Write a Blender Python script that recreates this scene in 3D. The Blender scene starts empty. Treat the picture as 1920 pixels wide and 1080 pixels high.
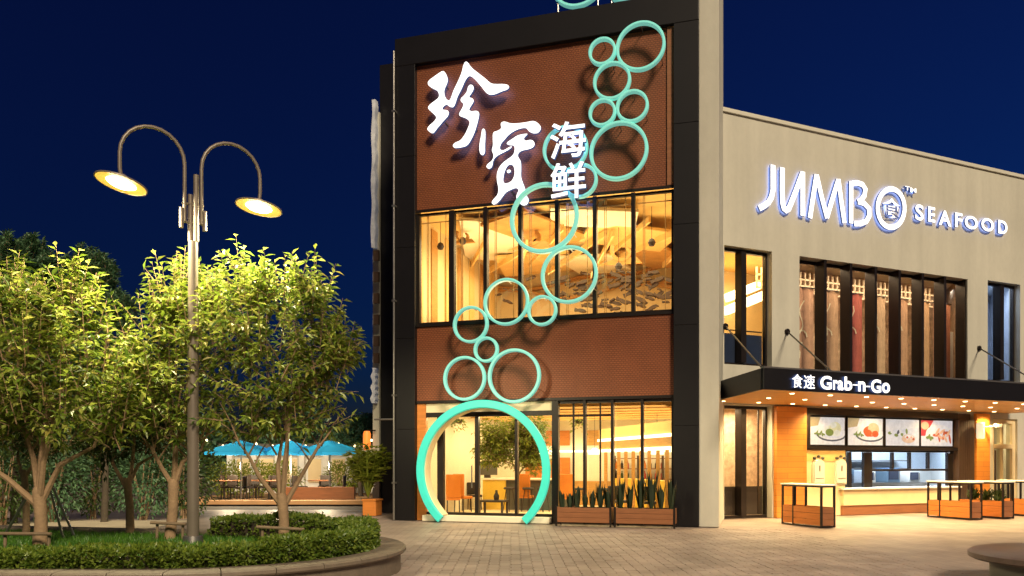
import bpy, bmesh, math, random
from mathutils import Vector, Matrix
R = math.radians
rnd = random.Random(7)
sc = bpy.context.scene
col = sc.collection

# ------------------------------------------------------------------ camera, sky, plaza light, exposure
cam = bpy.data.cameras.new('camera'); cam_o = bpy.data.objects.new('camera', cam); col.objects.link(cam_o)
cam_o.location = (0, 0, 1.6); cam_o.rotation_euler = (R(90), 0, 0)
cam.sensor_width = 36; cam.lens = 36 * 1500 / 1920; cam.shift_y = 326 / 1920
cam.clip_start = .05; cam.clip_end = 3000
sc.camera = cam_o
world = bpy.data.worlds.new('World'); sc.world = world; world.use_nodes = True
wn = world.node_tree; bg = wn.nodes['Background']
sky = wn.nodes.new('ShaderNodeTexSky'); sky.sky_type = 'NISHITA'; sky.sun_disc = False
sky.sun_elevation = R(-.5); sky.sun_rotation = R(60); sky.ozone_density = 7; sky.air_density = 1; sky.dust_density = 0
wn.links.new(sky.outputs[0], bg.inputs[0]); bg.inputs[1].default_value = .15
sun = bpy.data.lights.new('sun', 'SUN'); sun.energy = 3.8; sun.angle = R(14); sun.color = (1, .83, .58)  # directional lamp standing in for unseen plaza lighting behind the camera
plaza_light_o = bpy.data.objects.new('sun', sun); col.objects.link(plaza_light_o)
plaza_light_o.rotation_euler = Vector((.25, -.72, .56)).to_track_quat('Z', 'Y').to_euler()
sc.view_settings.view_transform = 'Standard'; sc.view_settings.look = 'None'
sc.view_settings.exposure = 0; sc.view_settings.gamma = 1
sc.view_settings.use_curve_mapping = False
sc.render.engine = 'CYCLES'
sc.cycles.use_denoising = True; sc.cycles.max_bounces = 7; sc.cycles.diffuse_bounces = 3
sc.cycles.glossy_bounces = 3; sc.cycles.transparent_max_bounces = 24
sc.cycles.sample_clamp_indirect = 4; sc.cycles.caustics_reflective = False; sc.cycles.caustics_refractive = False

# ------------------------------------------------------------------ frames (real planes of the place)
class Frame:
    def __init__(s, ox, oy, deg):
        a = R(deg); s.a = a; s.o = (ox, oy); s.u = (math.cos(a), math.sin(a)); s.v = (-math.sin(a), math.cos(a))
    def hit(s, px, py, y=0.0):            # pixel -> (along, height) on the plane at inward depth y
        dx = (px - 960) / 1500; dz = (866 - py) / 1500
        ox = s.o[0] + s.v[0] * y; oy = s.o[1] + s.v[1] * y
        Y = (ox * s.v[0] + oy * s.v[1]) / (dx * s.v[0] + s.v[1]); X = dx * Y
        return (X - ox) * s.u[0] + (Y - oy) * s.u[1], 1.6 + dz * Y, Y
    def w(s, x, y, z=0.0):
        return Vector((s.o[0] + s.u[0] * x + s.v[0] * y, s.o[1] + s.u[1] * x + s.v[1] * y, z))
T = Frame(-3.234, 22.047, -16.9)       # brown and black tower
W = Frame(5.67, 22.1, 24.2)            # beige wing
def gp(px, Y, z=0.0): return Vector(((px - 960) / 1500 * Y, Y, z))

# ------------------------------------------------------------------ materials
def mat(name, c, rough=.6, metal=0.0, var=.12, nscale=3.0, bump=0.0, bscale=40.0, emit=None, estr=0.0, spec=.5):
    m = bpy.data.materials.new(name); m.use_nodes = True; nt = m.node_tree; b = nt.nodes['Principled BSDF']
    b.inputs['Roughness'].default_value = rough; b.inputs['Metallic'].default_value = metal
    b.inputs['Specular IOR Level'].default_value = spec
    b.inputs['Base Color'].default_value = (*c, 1)
    if var > 0:
        tc = nt.nodes.new('ShaderNodeTexCoord'); n = nt.nodes.new('ShaderNodeTexNoise')
        n.inputs['Scale'].default_value = nscale; n.inputs['Detail'].default_value = 5; n.inputs['Roughness'].default_value = .65
        nt.links.new(tc.outputs['Object'], n.inputs['Vector'])
        mx = nt.nodes.new('ShaderNodeMix'); mx.data_type = 'RGBA'
        mx.inputs[6].default_value = (*[max(0, v * (1 - var * 1.6)) for v in c], 1); mx.inputs[7].default_value = (*[min(1, v * (1 + var * 1.6)) for v in c], 1)
        nt.links.new(n.outputs['Fac'], mx.inputs[0]); nt.links.new(mx.outputs[2], b.inputs['Base Color'])
    if bump > 0:
        tc = nt.nodes.new('ShaderNodeTexCoord'); n2 = nt.nodes.new('ShaderNodeTexNoise'); n2.inputs['Scale'].default_value = bscale; n2.inputs['Detail'].default_value = 4
        nt.links.new(tc.outputs['Object'], n2.inputs['Vector'])
        bp = nt.nodes.new('ShaderNodeBump'); bp.inputs['Strength'].default_value = bump; bp.inputs['Distance'].default_value = .02
        nt.links.new(n2.outputs['Fac'], bp.inputs['Height']); nt.links.new(bp.outputs[0], b.inputs['Normal'])
    if emit: b.inputs['Emission Color'].default_value = (*emit, 1); b.inputs['Emission Strength'].default_value = estr
    return m
def leaf_mat(name, c0, c1, trans=.35, rough=.45, ramp=None):
    m = bpy.data.materials.new(name); m.use_nodes = True; nt = m.node_tree; b = nt.nodes['Principled BSDF']; out = nt.nodes['Material Output']
    g = nt.nodes.new('ShaderNodeNewGeometry'); mx = nt.nodes.new('ShaderNodeMix'); mx.data_type = 'RGBA'
    mx.inputs[6].default_value = (*c0, 1); mx.inputs[7].default_value = (*c1, 1)
    nt.links.new(g.outputs['Random Per Island'], mx.inputs[0]); cs = mx.outputs[2]
    if ramp:
        r = nt.nodes.new('ShaderNodeValToRGB'); e = r.color_ramp.elements
        while len(e) < len(ramp): e.new(.5)
        for k, (p, c) in enumerate(ramp): e[k].position = p; e[k].color = (*c, 1)
        nt.links.new(g.outputs['Random Per Island'], r.inputs[0]); cs = r.outputs[0]
    nt.links.new(cs, b.inputs['Base Color'])
    b.inputs['Roughness'].default_value = rough
    t = nt.nodes.new('ShaderNodeBsdfTranslucent'); nt.links.new(cs, t.inputs['Color'])
    ms = nt.nodes.new('ShaderNodeMixShader'); ms.inputs[0].default_value = trans
    nt.links.new(b.outputs[0], ms.inputs[1]); nt.links.new(t.outputs[0], ms.inputs[2]); nt.links.new(ms.outputs[0], out.inputs[0])
    return m
def glass_mat(name, tint=(.96, .97, .95)):
    m = bpy.data.materials.new(name); m.use_nodes = True; nt = m.node_tree; nt.nodes.remove(nt.nodes['Principled BSDF']); out = nt.nodes['Material Output']
    lw = nt.nodes.new('ShaderNodeLayerWeight'); lw.inputs[0].default_value = .5
    pw = nt.nodes.new('ShaderNodeMath'); pw.operation = 'POWER'; pw.inputs[1].default_value = 4.5; nt.links.new(lw.outputs['Facing'], pw.inputs[0])
    f = nt.nodes.new('ShaderNodeMath'); f.operation = 'MULTIPLY_ADD'; f.inputs[1].default_value = .9; f.inputs[2].default_value = .03; nt.links.new(pw.outputs[0], f.inputs[0])
    t = nt.nodes.new('ShaderNodeBsdfTransparent'); t.inputs[0].default_value = (*tint, 1)
    g = nt.nodes.new('ShaderNodeBsdfGlossy'); g.inputs['Roughness'].default_value = .02
    ms = nt.nodes.new('ShaderNodeMixShader'); nt.links.new(f.outputs[0], ms.inputs[0]); nt.links.new(t.outputs[0], ms.inputs[1]); nt.links.new(g.outputs[0], ms.inputs[2])
    nt.links.new(ms.outputs[0], out.inputs[0]); return m
def brick_mat(name, c1, c2, cm, bw, bh, mort, axes='XZ', rough=.5, metal=0., bump=.4, off=.5, wear=.25, coord='Object'):
    m = bpy.data.materials.new(name); m.use_nodes = True; nt = m.node_tree; b = nt.nodes['Principled BSDF']
    tc = nt.nodes.new('ShaderNodeTexCoord'); sp = nt.nodes.new('ShaderNodeSeparateXYZ'); cb = nt.nodes.new('ShaderNodeCombineXYZ')
    nt.links.new(tc.outputs[coord], sp.inputs[0]); nt.links.new(sp.outputs[axes[0]], cb.inputs[0]); nt.links.new(sp.outputs[axes[1]], cb.inputs[1])
    br = nt.nodes.new('ShaderNodeTexBrick'); br.inputs['Scale'].default_value = 1; br.offset = off
    br.inputs['Brick Width'].default_value = bw; br.inputs['Row Height'].default_value = bh; br.inputs['Mortar Size'].default_value = mort
    br.inputs['Color1'].default_value = (*c1, 1); br.inputs['Color2'].default_value = (*c2, 1); br.inputs['Mortar'].default_value = (*cm, 1)
    nt.links.new(cb.outputs[0], br.inputs['Vector'])
    n = nt.nodes.new('ShaderNodeTexNoise'); n.inputs['Scale'].default_value = 1.3; n.inputs['Detail'].default_value = 6
    nt.links.new(tc.outputs[coord], n.inputs['Vector'])
    mx = nt.nodes.new('ShaderNodeMix'); mx.data_type = 'RGBA'; mx.blend_type = 'MULTIPLY'; mx.inputs[0].default_value = 1
    rp = nt.nodes.new('ShaderNodeMapRange'); rp.inputs[1].default_value = .3; rp.inputs[2].default_value = .7; rp.inputs[3].default_value = 1 - wear; rp.inputs[4].default_value = 1 + wear * .4
    nt.links.new(n.outputs['Fac'], rp.inputs[0]); nt.links.new(br.outputs['Color'], mx.inputs[6]); nt.links.new(rp.outputs[0], mx.inputs[7])
    nt.links.new(mx.outputs[2], b.inputs['Base Color']); b.inputs['Roughness'].default_value = rough; b.inputs['Metallic'].default_value = metal
    bp = nt.nodes.new('ShaderNodeBump'); bp.invert = True; bp.inputs['Strength'].default_value = bump; bp.inputs['Distance'].default_value = .01
    nt.links.new(br.outputs['Fac'], bp.inputs['Height']); nt.links.new(bp.outputs[0], b.inputs['Normal'])
    return m
def wood_mat(name, c, rough=.5, sc3=(2, 2, 14)):
    m = mat(name, c, rough, var=0); nt = m.node_tree; b = nt.nodes['Principled BSDF']
    tc = nt.nodes.new('ShaderNodeTexCoord'); mp = nt.nodes.new('ShaderNodeMapping'); mp.inputs['Scale'].default_value = sc3
    n = nt.nodes.new('ShaderNodeTexNoise'); n.inputs['Scale'].default_value = 1.5; n.inputs['Detail'].default_value = 6
    nt.links.new(tc.outputs['Object'], mp.inputs[0]); nt.links.new(mp.outputs[0], n.inputs['Vector'])
    mx = nt.nodes.new('ShaderNodeMix'); mx.data_type = 'RGBA'
    mx.inputs[6].default_value = (*[v * .62 for v in c], 1); mx.inputs[7].default_value = (*[min(1, v * 1.3) for v in c], 1)
    nt.links.new(n.outputs['Fac'], mx.inputs[0]); nt.links.new(mx.outputs[2], b.inputs['Base Color']); return m

def streak_mat(name, c, con, rough):
    m = mat(name, c, rough, 0, 0, bump=.14, bscale=26); nt = m.node_tree; b = nt.nodes['Principled BSDF']; tc = nt.nodes.new('ShaderNodeTexCoord'); last = None
    for sc3, k, lo, hi in (((2.4, 2.4, .16), con, .3, .7), ((.5, .5, .45), con * .9, .3, .7), ((9, 9, 5), con * .4, .3, .7)):
        mp = nt.nodes.new('ShaderNodeMapping'); mp.inputs['Scale'].default_value = sc3; n = nt.nodes.new('ShaderNodeTexNoise'); n.inputs['Scale'].default_value = 1; n.inputs['Detail'].default_value = 6
        nt.links.new(tc.outputs['Object'], mp.inputs[0]); nt.links.new(mp.outputs[0], n.inputs['Vector'])
        r = nt.nodes.new('ShaderNodeMapRange'); r.inputs[1].default_value = lo; r.inputs[2].default_value = hi; r.inputs[3].default_value = 1 - k; r.inputs[4].default_value = 1 + k
        nt.links.new(n.outputs['Fac'], r.inputs[0]); mx = nt.nodes.new('ShaderNodeMix'); mx.data_type = 'RGBA'; mx.blend_type = 'MULTIPLY'; mx.inputs[0].default_value = 1
        if last: nt.links.new(last, mx.inputs[6])
        else: mx.inputs[6].default_value = (*c, 1)
        nt.links.new(r.outputs[0], mx.inputs[7]); last = mx.outputs[2]
    nt.links.new(last, b.inputs['Base Color']); return m
M = dict(
    black=mat('black_cladding', (.006, .005, .006), .45, .2, .3, 1.2),
    frame=mat('dark_bronze_metal', (.02, .014, .012), .4, .4, .2, 4),
    steel=mat('grey_steel', (.28, .26, .24), .35, .8, .15, 8),
    panel=brick_mat('perforated_brown_panel', (.30, .09, .034), (.265, .079, .029), (.16, .047, .018), .09, .052, .012, 'XZ', .48, .15, .5, .5, .16),
    beige=streak_mat('beige_render', (.52, .495, .42), .07, .7),
    beigetrim=mat('beige_trim', (.58, .55, .47), .6, 0, .05, 3),
    ring=mat('turquoise_enamel', (.20, .62, .54), .35, 0, .12, 4, emit=(.28, .86, .74), estr=.42),  # faint emission put into the ring colour to brighten it
    archm=mat('turquoise_lit_portal', (.05, .58, .48), .35, 0, .14, 3, emit=(.05, .72, .56), estr=.42),
    lining=mat('cream_portal_lining', (.8, .66, .42), .5, 0, .05),
    glass=glass_mat('window_glass'), bglass=glass_mat('bluish_glass', (.8, .86, .95)),
    white_lit=mat('white_sign_face', (.9, .9, .9), .4, 0, 0, emit=(.95, .97, 1), estr=1.25),
    blue_lit=mat('blue_white_sign_edge', (.15, .25, .6), .4, 0, 0, emit=(.3, .42, 1), estr=3.0),
    cream=mat('cream_plaster', (.78, .62, .36), .7, 0, .1, 1.5),
    creamw=mat('warm_white_plaster', (.85, .76, .58), .65, 0, .06, 2),
    gold=mat('golden_ceiling', (.80, .53, .2), .55, 0, .18, 1.1),
    golddark=wood_mat('honey_wood', (.55, .29, .08)),
    orange=brick_mat('orange_cladding', (.62, .24, .035), (.56, .2, .03), (.4, .13, .02), 1.2, .16, .006, 'XZ', .5, 0, .3, .5, .15),
    orangew=wood_mat('orange_wood', (.60, .2, .035), .5, (1.5, 1.5, 12)),
    brownw=wood_mat('brown_wood', (.26, .1, .04), .5, (1.5, 1.5, 12)),
    darkw=wood_mat('dark_brown_slats', (.07, .04, .025), .5, (14, 14, 1)),
    soffit=wood_mat('soffit_boards', (.72, .36, .09), .45, (1, 10, 1)),
    lamp=mat('warm_lamp_glass', (1, .9, .7), .3, 0, 0, emit=(1, .76, .40), estr=7),
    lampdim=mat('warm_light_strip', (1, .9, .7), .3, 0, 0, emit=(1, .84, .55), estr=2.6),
    head=mat('street_lamp_diffuser', (1, .9, .7), .3, 0, 0, emit=(1, .80, .42), estr=26),
    reflector=mat('gold_reflector', (.7, .42, .1), .4, 0, .05, 3, emit=(1, .56, .08), estr=.8), side=mat('sign_side', (.03, .05, .14), .4, 0, 0, emit=(.15, .28, .8), estr=.22), darkbark=mat('dark_bark', (.06, .045, .03), .9, 0, .3, 9),
    stone=mat('grey_brown_stone', (.17, .135, .10), .6, 0, .25, 6, .35, 60),
    bark=mat('pale_bark', (.30, .195, .11), .85, 0, .3, 9, .5, 30),
    leaf=leaf_mat('yellow_green_leaf', (.10, .16, .016), (.30, .33, .045), .38, .4, [(0, (.05, .10, .014)), (.3, (.15, .22, .022)), (.62, (.27, .34, .045)), (.9, (.40, .43, .09)), (1, (.32, .27, .06))]),
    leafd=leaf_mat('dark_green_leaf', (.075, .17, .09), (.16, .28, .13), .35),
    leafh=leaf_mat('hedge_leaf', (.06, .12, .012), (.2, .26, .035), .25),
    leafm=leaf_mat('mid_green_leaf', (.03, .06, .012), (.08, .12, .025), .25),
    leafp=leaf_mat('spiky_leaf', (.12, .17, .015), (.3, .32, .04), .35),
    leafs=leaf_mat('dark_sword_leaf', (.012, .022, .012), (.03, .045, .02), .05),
    grass=leaf_mat('grass_blade', (.05, .15, .010), (.09, .22, .02), .25),
    soil=mat('dark_soil', (.035, .024, .015), .95, 0, .3, 10),
    lawn=mat('lawn_turf', (.05, .12, .015), .9, 0, .35, 9, .5, 60),
    asphalt=mat('ground_asphalt', (.10, .08, .06), .85, 0, .3, .5, .2, 50),
    plaza=brick_mat('plaza_paving', (.365, .287, .245), (.325, .254, .215), (.23, .175, .145), .34, .17, .006, 'YX', .5, 0, .35, .5, .3),
    blue=leaf_mat('blue_parasol_cloth', (.015, .24, .52), (.02, .27, .56), .5, .8),
    whitep=mat('white_paint', (.78, .76, .7), .5, 0, .06, 3),
    darkc=mat('dark_chair', (.03, .018, .012), .5, 0, .2),
    orangec=mat('orange_chair_fabric', (.65, .2, .02), .7, 0, .12),
    yellow=mat('yellow_counter', (.78, .5, .06), .5, 0, .1),
    greyd=mat('dark_grey_front', (.09, .085, .07), .5, 0, .2),
    kitw=mat('kitchen_white', (.78, .82, .84), .4, 0, .06, 4),
    kitb=mat('kitchen_blue_steel', (.16, .26, .38), .35, .4, .15),
    red=mat('red_panel', (.5, .05, .03), .5, 0, .15),
    lantern=mat('red_orange_lantern', (.7, .15, .02), .5, 0, .2, emit=(1, .22, .03), estr=1.2),
    patt=mat('patterned_brown_curtain', (.55, .36, .24), .8, 0, .6, 6),
    lattice=mat('pale_lattice', (.8, .66, .5), .6, 0, .1),
    bluewall=mat('bluish_white_wall', (.6, .64, .72), .6, 0, .2, 3),
    navy=mat('navy_panel', (.02, .03, .07), .4, 0, .2),
    flag=mat('pale_paving_strip', (.5, .42, .3), .8, 0, .2, 2),
    stake=mat('weathered_wood', (.2, .14, .085), .8, 0, .25, 8),
    paver=None)
def paver_mat():
    m = mat('paver_stone', (.42, .33, .24), .55, 0, .0); nt = m.node_tree; b = nt.nodes['Principled BSDF']
    g = nt.nodes.new('ShaderNodeNewGeometry'); oi = nt.nodes.new('ShaderNodeObjectInfo'); ad = nt.nodes.new('ShaderNodeMath'); ad.operation = 'ADD'
    nt.links.new(g.outputs['Random Per Island'], ad.inputs[0]); nt.links.new(oi.outputs['Random'], ad.inputs[1])
    fr = nt.nodes.new('ShaderNodeMath'); fr.operation = 'FRACT'; nt.links.new(ad.outputs[0], fr.inputs[0])
    mx = nt.nodes.new('ShaderNodeMix'); mx.data_type = 'RGBA'; mx.inputs[6].default_value = (.325, .25, .215, 1); mx.inputs[7].default_value = (.38, .30, .258, 1)
    nt.links.new(fr.outputs[0], mx.inputs[0])
    n = nt.nodes.new('ShaderNodeTexNoise'); n.inputs['Scale'].default_value = 1.1; n.inputs['Detail'].default_value = 8; nt.links.new(g.outputs['Position'], n.inputs['Vector'])
    mp = nt.nodes.new('ShaderNodeMapRange'); mp.inputs[1].default_value = .3; mp.inputs[2].default_value = .7; mp.inputs[3].default_value = .62; mp.inputs[4].default_value = 1.18
    nt.links.new(n.outputs['Fac'], mp.inputs[0])
    m2 = nt.nodes.new('ShaderNodeMix'); m2.data_type = 'RGBA'; m2.blend_type = 'MULTIPLY'; m2.inputs[0].default_value = 1
    nt.links.new(mx.outputs[2], m2.inputs[6]); nt.links.new(mp.outputs[0], m2.inputs[7]); nt.links.new(m2.outputs[2], b.inputs['Base Color'])
    n3 = nt.nodes.new('ShaderNodeTexNoise'); n3.inputs['Scale'].default_value = 70; nt.links.new(g.outputs['Position'], n3.inputs['Vector'])
    bp = nt.nodes.new('ShaderNodeBump'); bp.inputs['Strength'].default_value = .3; bp.inputs['Distance'].default_value = .01
    nt.links.new(n3.outputs['Fac'], bp.inputs['Height']); nt.links.new(bp.outputs[0], b.inputs['Normal'])
    return m
M['paver'] = paver_mat()

# ------------------------------------------------------------------ mesh helpers
class MB:
    def __init__(s): s.v = []; s.f = []; s.m = []
    def add(s, vs, fs, m=0):
        o = len(s.v); s.v += [tuple(v) for v in vs]; s.f += [tuple(i + o for i in f) for f in fs]; s.m += [m] * len(fs); return s
    def box(s, x0, x1, y0, y1, z0, z1, m=0):
        x0, x1 = min(x0, x1), max(x0, x1); y0, y1 = min(y0, y1), max(y0, y1); z0, z1 = min(z0, z1), max(z0, z1)
        return s.add([(x0, y0, z0), (x1, y0, z0), (x1, y1, z0), (x0, y1, z0), (x0, y0, z1), (x1, y0, z1), (x1, y1, z1), (x0, y1, z1)],
                     [(3, 2, 1, 0), (4, 5, 6, 7), (0, 1, 5, 4), (1, 2, 6, 5), (2, 3, 7, 6), (3, 0, 4, 7)], m)
    def prism_xz(s, poly, y0, y1, m=0, mside=None):      # outline in x,z; y0 is the front
        n = len(poly); ar = sum(poly[i][0] * poly[(i + 1) % n][1] - poly[(i + 1) % n][0] * poly[i][1] for i in range(n))
        if ar < 0: poly = poly[::-1]
        s.add([(x, y0, z) for x, z in poly] , [tuple(range(n))], m)
        s.add([(x, y1, z) for x, z in poly], [tuple(range(n))[::-1]], m if mside is None else mside)
        s.add([(x, y0, z) for x, z in poly] + [(x, y1, z) for x, z in poly], [(i, i + n, (i + 1) % n + n, (i + 1) % n) for i in range(n)], m if mside is None else mside)
        return s
    def prism_xy(s, poly, z0, z1, m=0, mb=None, mt=None):
        n = len(poly); ar = sum(poly[i][0] * poly[(i + 1) % n][1] - poly[(i + 1) % n][0] * poly[i][1] for i in range(n))
        if ar < 0: poly = poly[::-1]
        s.add([(x, y, z1) for x, y in poly], [tuple(range(n))], m if mt is None else mt)
        s.add([(x, y, z0) for x, y in poly], [tuple(range(n))[::-1]], m if mb is None else mb)
        s.add([(x, y, z0) for x, y in poly] + [(x, y, z1) for x, y in poly], [(i, (i + 1) % n, (i + 1) % n + n, i + n) for i in range(n)], m)
        return s
    def tube(s, pts, r, n=8, m=0, cap=True):
        pts = [Vector(p) for p in pts]; k = len(pts); rs = r if isinstance(r, (list, tuple)) else [r] * k
        o = len(s.v); up = None
        for i, p in enumerate(pts):
            d = (pts[min(i + 1, k - 1)] - pts[max(i - 1, 0)]).normalized()
            if up is None: up = d.orthogonal().normalized()
            a = (up - d * up.dot(d));
            a = a.normalized() if a.length > 1e-6 else d.orthogonal().normalized()
            up = a; b = d.cross(a)
            for j in range(n):
                t = 2 * math.pi * j / n; s.v.append(tuple(p + (a * math.cos(t) + b * math.sin(t)) * rs[i]))
        for i in range(k - 1):
            for j in range(n):
                s.f.append((o + i * n + j, o + i * n + (j + 1) % n, o + (i + 1) * n + (j + 1) % n, o + (i + 1) * n + j)); s.m.append(m)
        if cap:
            s.f.append(tuple(o + j for j in range(n))[::-1]); s.m.append(m)
            s.f.append(tuple(o + (k - 1) * n + j for j in range(n))); s.m.append(m)
        return s
    def lathe(s, prof, n=32, c=(0, 0, 0), m=0, a0=0.0, a1=2 * math.pi):
        full = abs(a1 - a0 - 2 * math.pi) < 1e-6; N = n if full else n + 1; o = len(s.v); k = len(prof)
        for i in range(N):
            t = a0 + (a1 - a0) * i / n
            for r, z in prof: s.v.append((c[0] + r * math.cos(t), c[1] + r * math.sin(t), c[2] + z))
        for i in range(n):
            i2 = (i + 1) % N
            for j in range(k - 1):
                s.f.append((o + i * k + j, o + i2 * k + j, o + i2 * k + j + 1, o + i * k + j + 1)); s.m.append(m)
        return s
    def ring_xz(s, r_out, r_in, y0, y1, c=(0, 0), n=56, a0=0.0, a1=2 * math.pi, m=0, m_in=None):    # ring standing in the x-z plane
        full = abs(a1 - a0 - 2 * math.pi) < 1e-6; N = n if full else n + 1; o = len(s.v)
        e = min(.018, (r_out - r_in) * .25)
        prof = [(r_out - e, y0), (r_out, y0 + e), (r_out, y1), (r_in, y1), (r_in, y0 + e), (r_in + e, y0)]
        for i in range(N):
            t = a0 + (a1 - a0) * i / n
            for r, y in prof: s.v.append((c[0] + r * math.cos(t), y, c[1] + r * math.sin(t)))
        k = 6
        for i in range(n):
            i2 = (i + 1) % N
            for j in range(k):
                j2 = (j + 1) % k
                s.f.append((o + i * k + j, o + i2 * k + j, o + i2 * k + j2, o + i * k + j2)); s.m.append(m_in if (m_in is not None and j == 3) else m)
        if not full:
            s.f.append(tuple(o + j for j in range(k))); s.m.append(m); s.f.append(tuple(o + n * k + j for j in range(k))[::-1]); s.m.append(m)
        return s
    def mesh(s, name, mats):
        me = bpy.data.meshes.new(name); me.from_pydata(s.v, [], s.f)
        for m in (mats if isinstance(mats, (list, tuple)) else [mats]): me.materials.append(m)
        me.polygons.foreach_set('material_index', s.m); me.update(); return me
    def build(s, name, mats, parent=None, smooth=False, bevel=0.0, fixn=True):
        me = s.mesh(name, mats)
        if fixn:
            bm = bmesh.new(); bm.from_mesh(me); bmesh.ops.recalc_face_normals(bm, faces=bm.faces); bm.to_mesh(me); bm.free()
        if smooth:
            me.polygons.foreach_set('use_smooth', [True] * len(me.polygons)); me.set_sharp_from_angle(angle=R(40))
        o = bpy.data.objects.new(name, me); col.objects.link(o)
        if parent: o.parent = parent
        if bevel > 0:
            bv = o.modifiers.new('bevel', 'BEVEL'); bv.width = bevel; bv.segments = 2; bv.limit_method = 'ANGLE'
        return o
def tag(o, label=None, cat=None, group=None, kind=None):
    if label: o['label'] = label
    if cat: o['category'] = cat
    if group: o['group'] = group
    if kind: o['kind'] = kind
    return o
def thing(name, label, cat, loc=(0, 0, 0), rz=0.0, group=None):
    o = bpy.data.objects.new(name, None); col.objects.link(o); o.empty_display_size = .2
    o.location = loc; o.rotation_euler = (0, 0, rz); return tag(o, label, cat, group)
def kids(o): return [c for c in bpy.data.objects if c.parent == o]
def copy_tree(o, parent=None):
    c = o.copy(); col.objects.link(c)
    if parent: c.parent = parent; c.matrix_parent_inverse = o.matrix_parent_inverse
    for ch in kids(o): copy_tree(ch, c)
    return c
def holed_wall(x0, x1, z0, z1, holes, y0, y1, mb=None, m=0):     # slab with openings, y0 front
    mb = mb or MB(); xs = sorted({x0, x1, *[h[0] for h in holes], *[h[1] for h in holes]}); zs = sorted({z0, z1, *[h[2] for h in holes], *[h[3] for h in holes]})
    xs = [x for x in xs if x0 <= x <= x1]; zs = [z for z in zs if z0 <= z <= z1]
    def solid(i, j):
        if i < 0 or j < 0 or i >= len(xs) - 1 or j >= len(zs) - 1: return False
        cx = (xs[i] + xs[i + 1]) / 2; cz = (zs[j] + zs[j + 1]) / 2
        return not any(h[0] < cx < h[1] and h[2] < cz < h[3] for h in holes)
    for i in range(len(xs) - 1):
        for j in range(len(zs) - 1):
            if not solid(i, j): continue
            a, b, c, d = xs[i], xs[i + 1], zs[j], zs[j + 1]
            mb.add([(a, y0, c), (b, y0, c), (b, y0, d), (a, y0, d)], [(0, 1, 2, 3)], m); mb.add([(a, y1, c), (b, y1, c), (b, y1, d), (a, y1, d)], [(3, 2, 1, 0)], m)
            if not solid(i - 1, j): mb.add([(a, y0, c), (a, y1, c), (a, y1, d), (a, y0, d)], [(3, 2, 1, 0)], m)
            if not solid(i + 1, j): mb.add([(b, y0, c), (b, y1, c), (b, y1, d), (b, y0, d)], [(0, 1, 2, 3)], m)
            if not solid(i, j - 1): mb.add([(a, y0, c), (b, y0, c), (b, y1, c), (a, y1, c)], [(3, 2, 1, 0)], m)
            if not solid(i, j + 1): mb.add([(a, y0, d), (b, y0, d), (b, y1, d), (a, y1, d)], [(0, 1, 2, 3)], m)
    return mb
def room(mb, x0, x1, y0, y1, z0, z1, mw=0, mf=1, mc=2, sl=0.0):
    b0, b1 = x0 + sl * (y1 - y0), x1 + sl * (y1 - y0)
    mb.add([(b0, y1, z0), (b1, y1, z0), (b1, y1, z1), (b0, y1, z1)], [(0, 1, 2, 3)], mw)
    mb.add([(x0, y0, z0), (b0, y1, z0), (b0, y1, z1), (x0, y0, z1)], [(0, 1, 2, 3)], mw)
    mb.add([(b1, y1, z0), (x1, y0, z0), (x1, y0, z1), (b1, y1, z1)], [(0, 1, 2, 3)], mw)
    mb.add([(x0, y0, z0), (x1, y0, z0), (b1, y1, z0), (b0, y1, z0)], [(0, 1, 2, 3)], mf)
    mb.add([(x0, y0, z1), (x1, y0, z1), (b1, y1, z1), (b0, y1, z1)], [(3, 2, 1, 0)], mc); return mb
def light(kind, loc, energy, color, size=.1, rot=(0, 0, 0), size_y=None, spot=None, blend=.6, name='lamp_light'):
    l = bpy.data.lights.new(name, kind); l.energy = energy; l.color = color
    if kind == 'AREA':
        l.size = size
        if size_y: l.shape = 'RECTANGLE'; l.size_y = size_y
    else: l.shadow_soft_size = size
    if spot: l.spot_size = R(spot); l.spot_blend = blend
    o = bpy.data.objects.new(name, l); col.objects.link(o); o.location = loc; o.rotation_euler = rot; return o
def glyph_mesh(ch, depth, bold=0.0):                # letter as a mesh normalised to a 1 x 1 box in x,z
    cu = bpy.data.curves.new('glyph', 'FONT'); cu.body = ch; cu.extrude = .05; cu.offset = bold; cu.resolution_u = 4
    o = bpy.data.objects.new('glyph', cu); col.objects.link(o)
    dg = bpy.context.evaluated_depsgraph_get(); me = bpy.data.meshes.new_from_object(o.evaluated_get(dg))
    bpy.data.objects.remove(o); bpy.data.curves.remove(cu)
    xs = [v.co.x for v in me.vertices]; ys = [v.co.y for v in me.vertices]; x0, x1, y0, y1 = min(xs), max(xs), min(ys), max(ys)
    for v in me.vertices:
        x = (v.co.x - x0) / (x1 - x0); z = (v.co.y - y0) / max(1e-6, (y1 - y0)); y = -(depth / 2) * (v.co.z / .05)
        v.co = (x, y, z)
    return me
def SIGN(): return [M['white_lit'], M['blue_lit'], M['side']]
def glyph(ch, box, y, depth, parent, bold=0.0, mats=None):
    me = glyph_mesh(ch, depth, bold); x0, x1, z0, z1 = box
    for v in me.vertices: v.co = (x0 + v.co.x * (x1 - x0), y + v.co.y, z0 + v.co.z * (z1 - z0))
    me.materials.clear(); 
    for m in SIGN(): me.materials.append(m)
    for p in me.polygons: p.material_index = 0 if p.normal.y < -.7 else (1 if p.normal.y > .7 else 2)
    o = bpy.data.objects.new('letter', me); col.objects.link(o); o.parent = parent; return o
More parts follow.
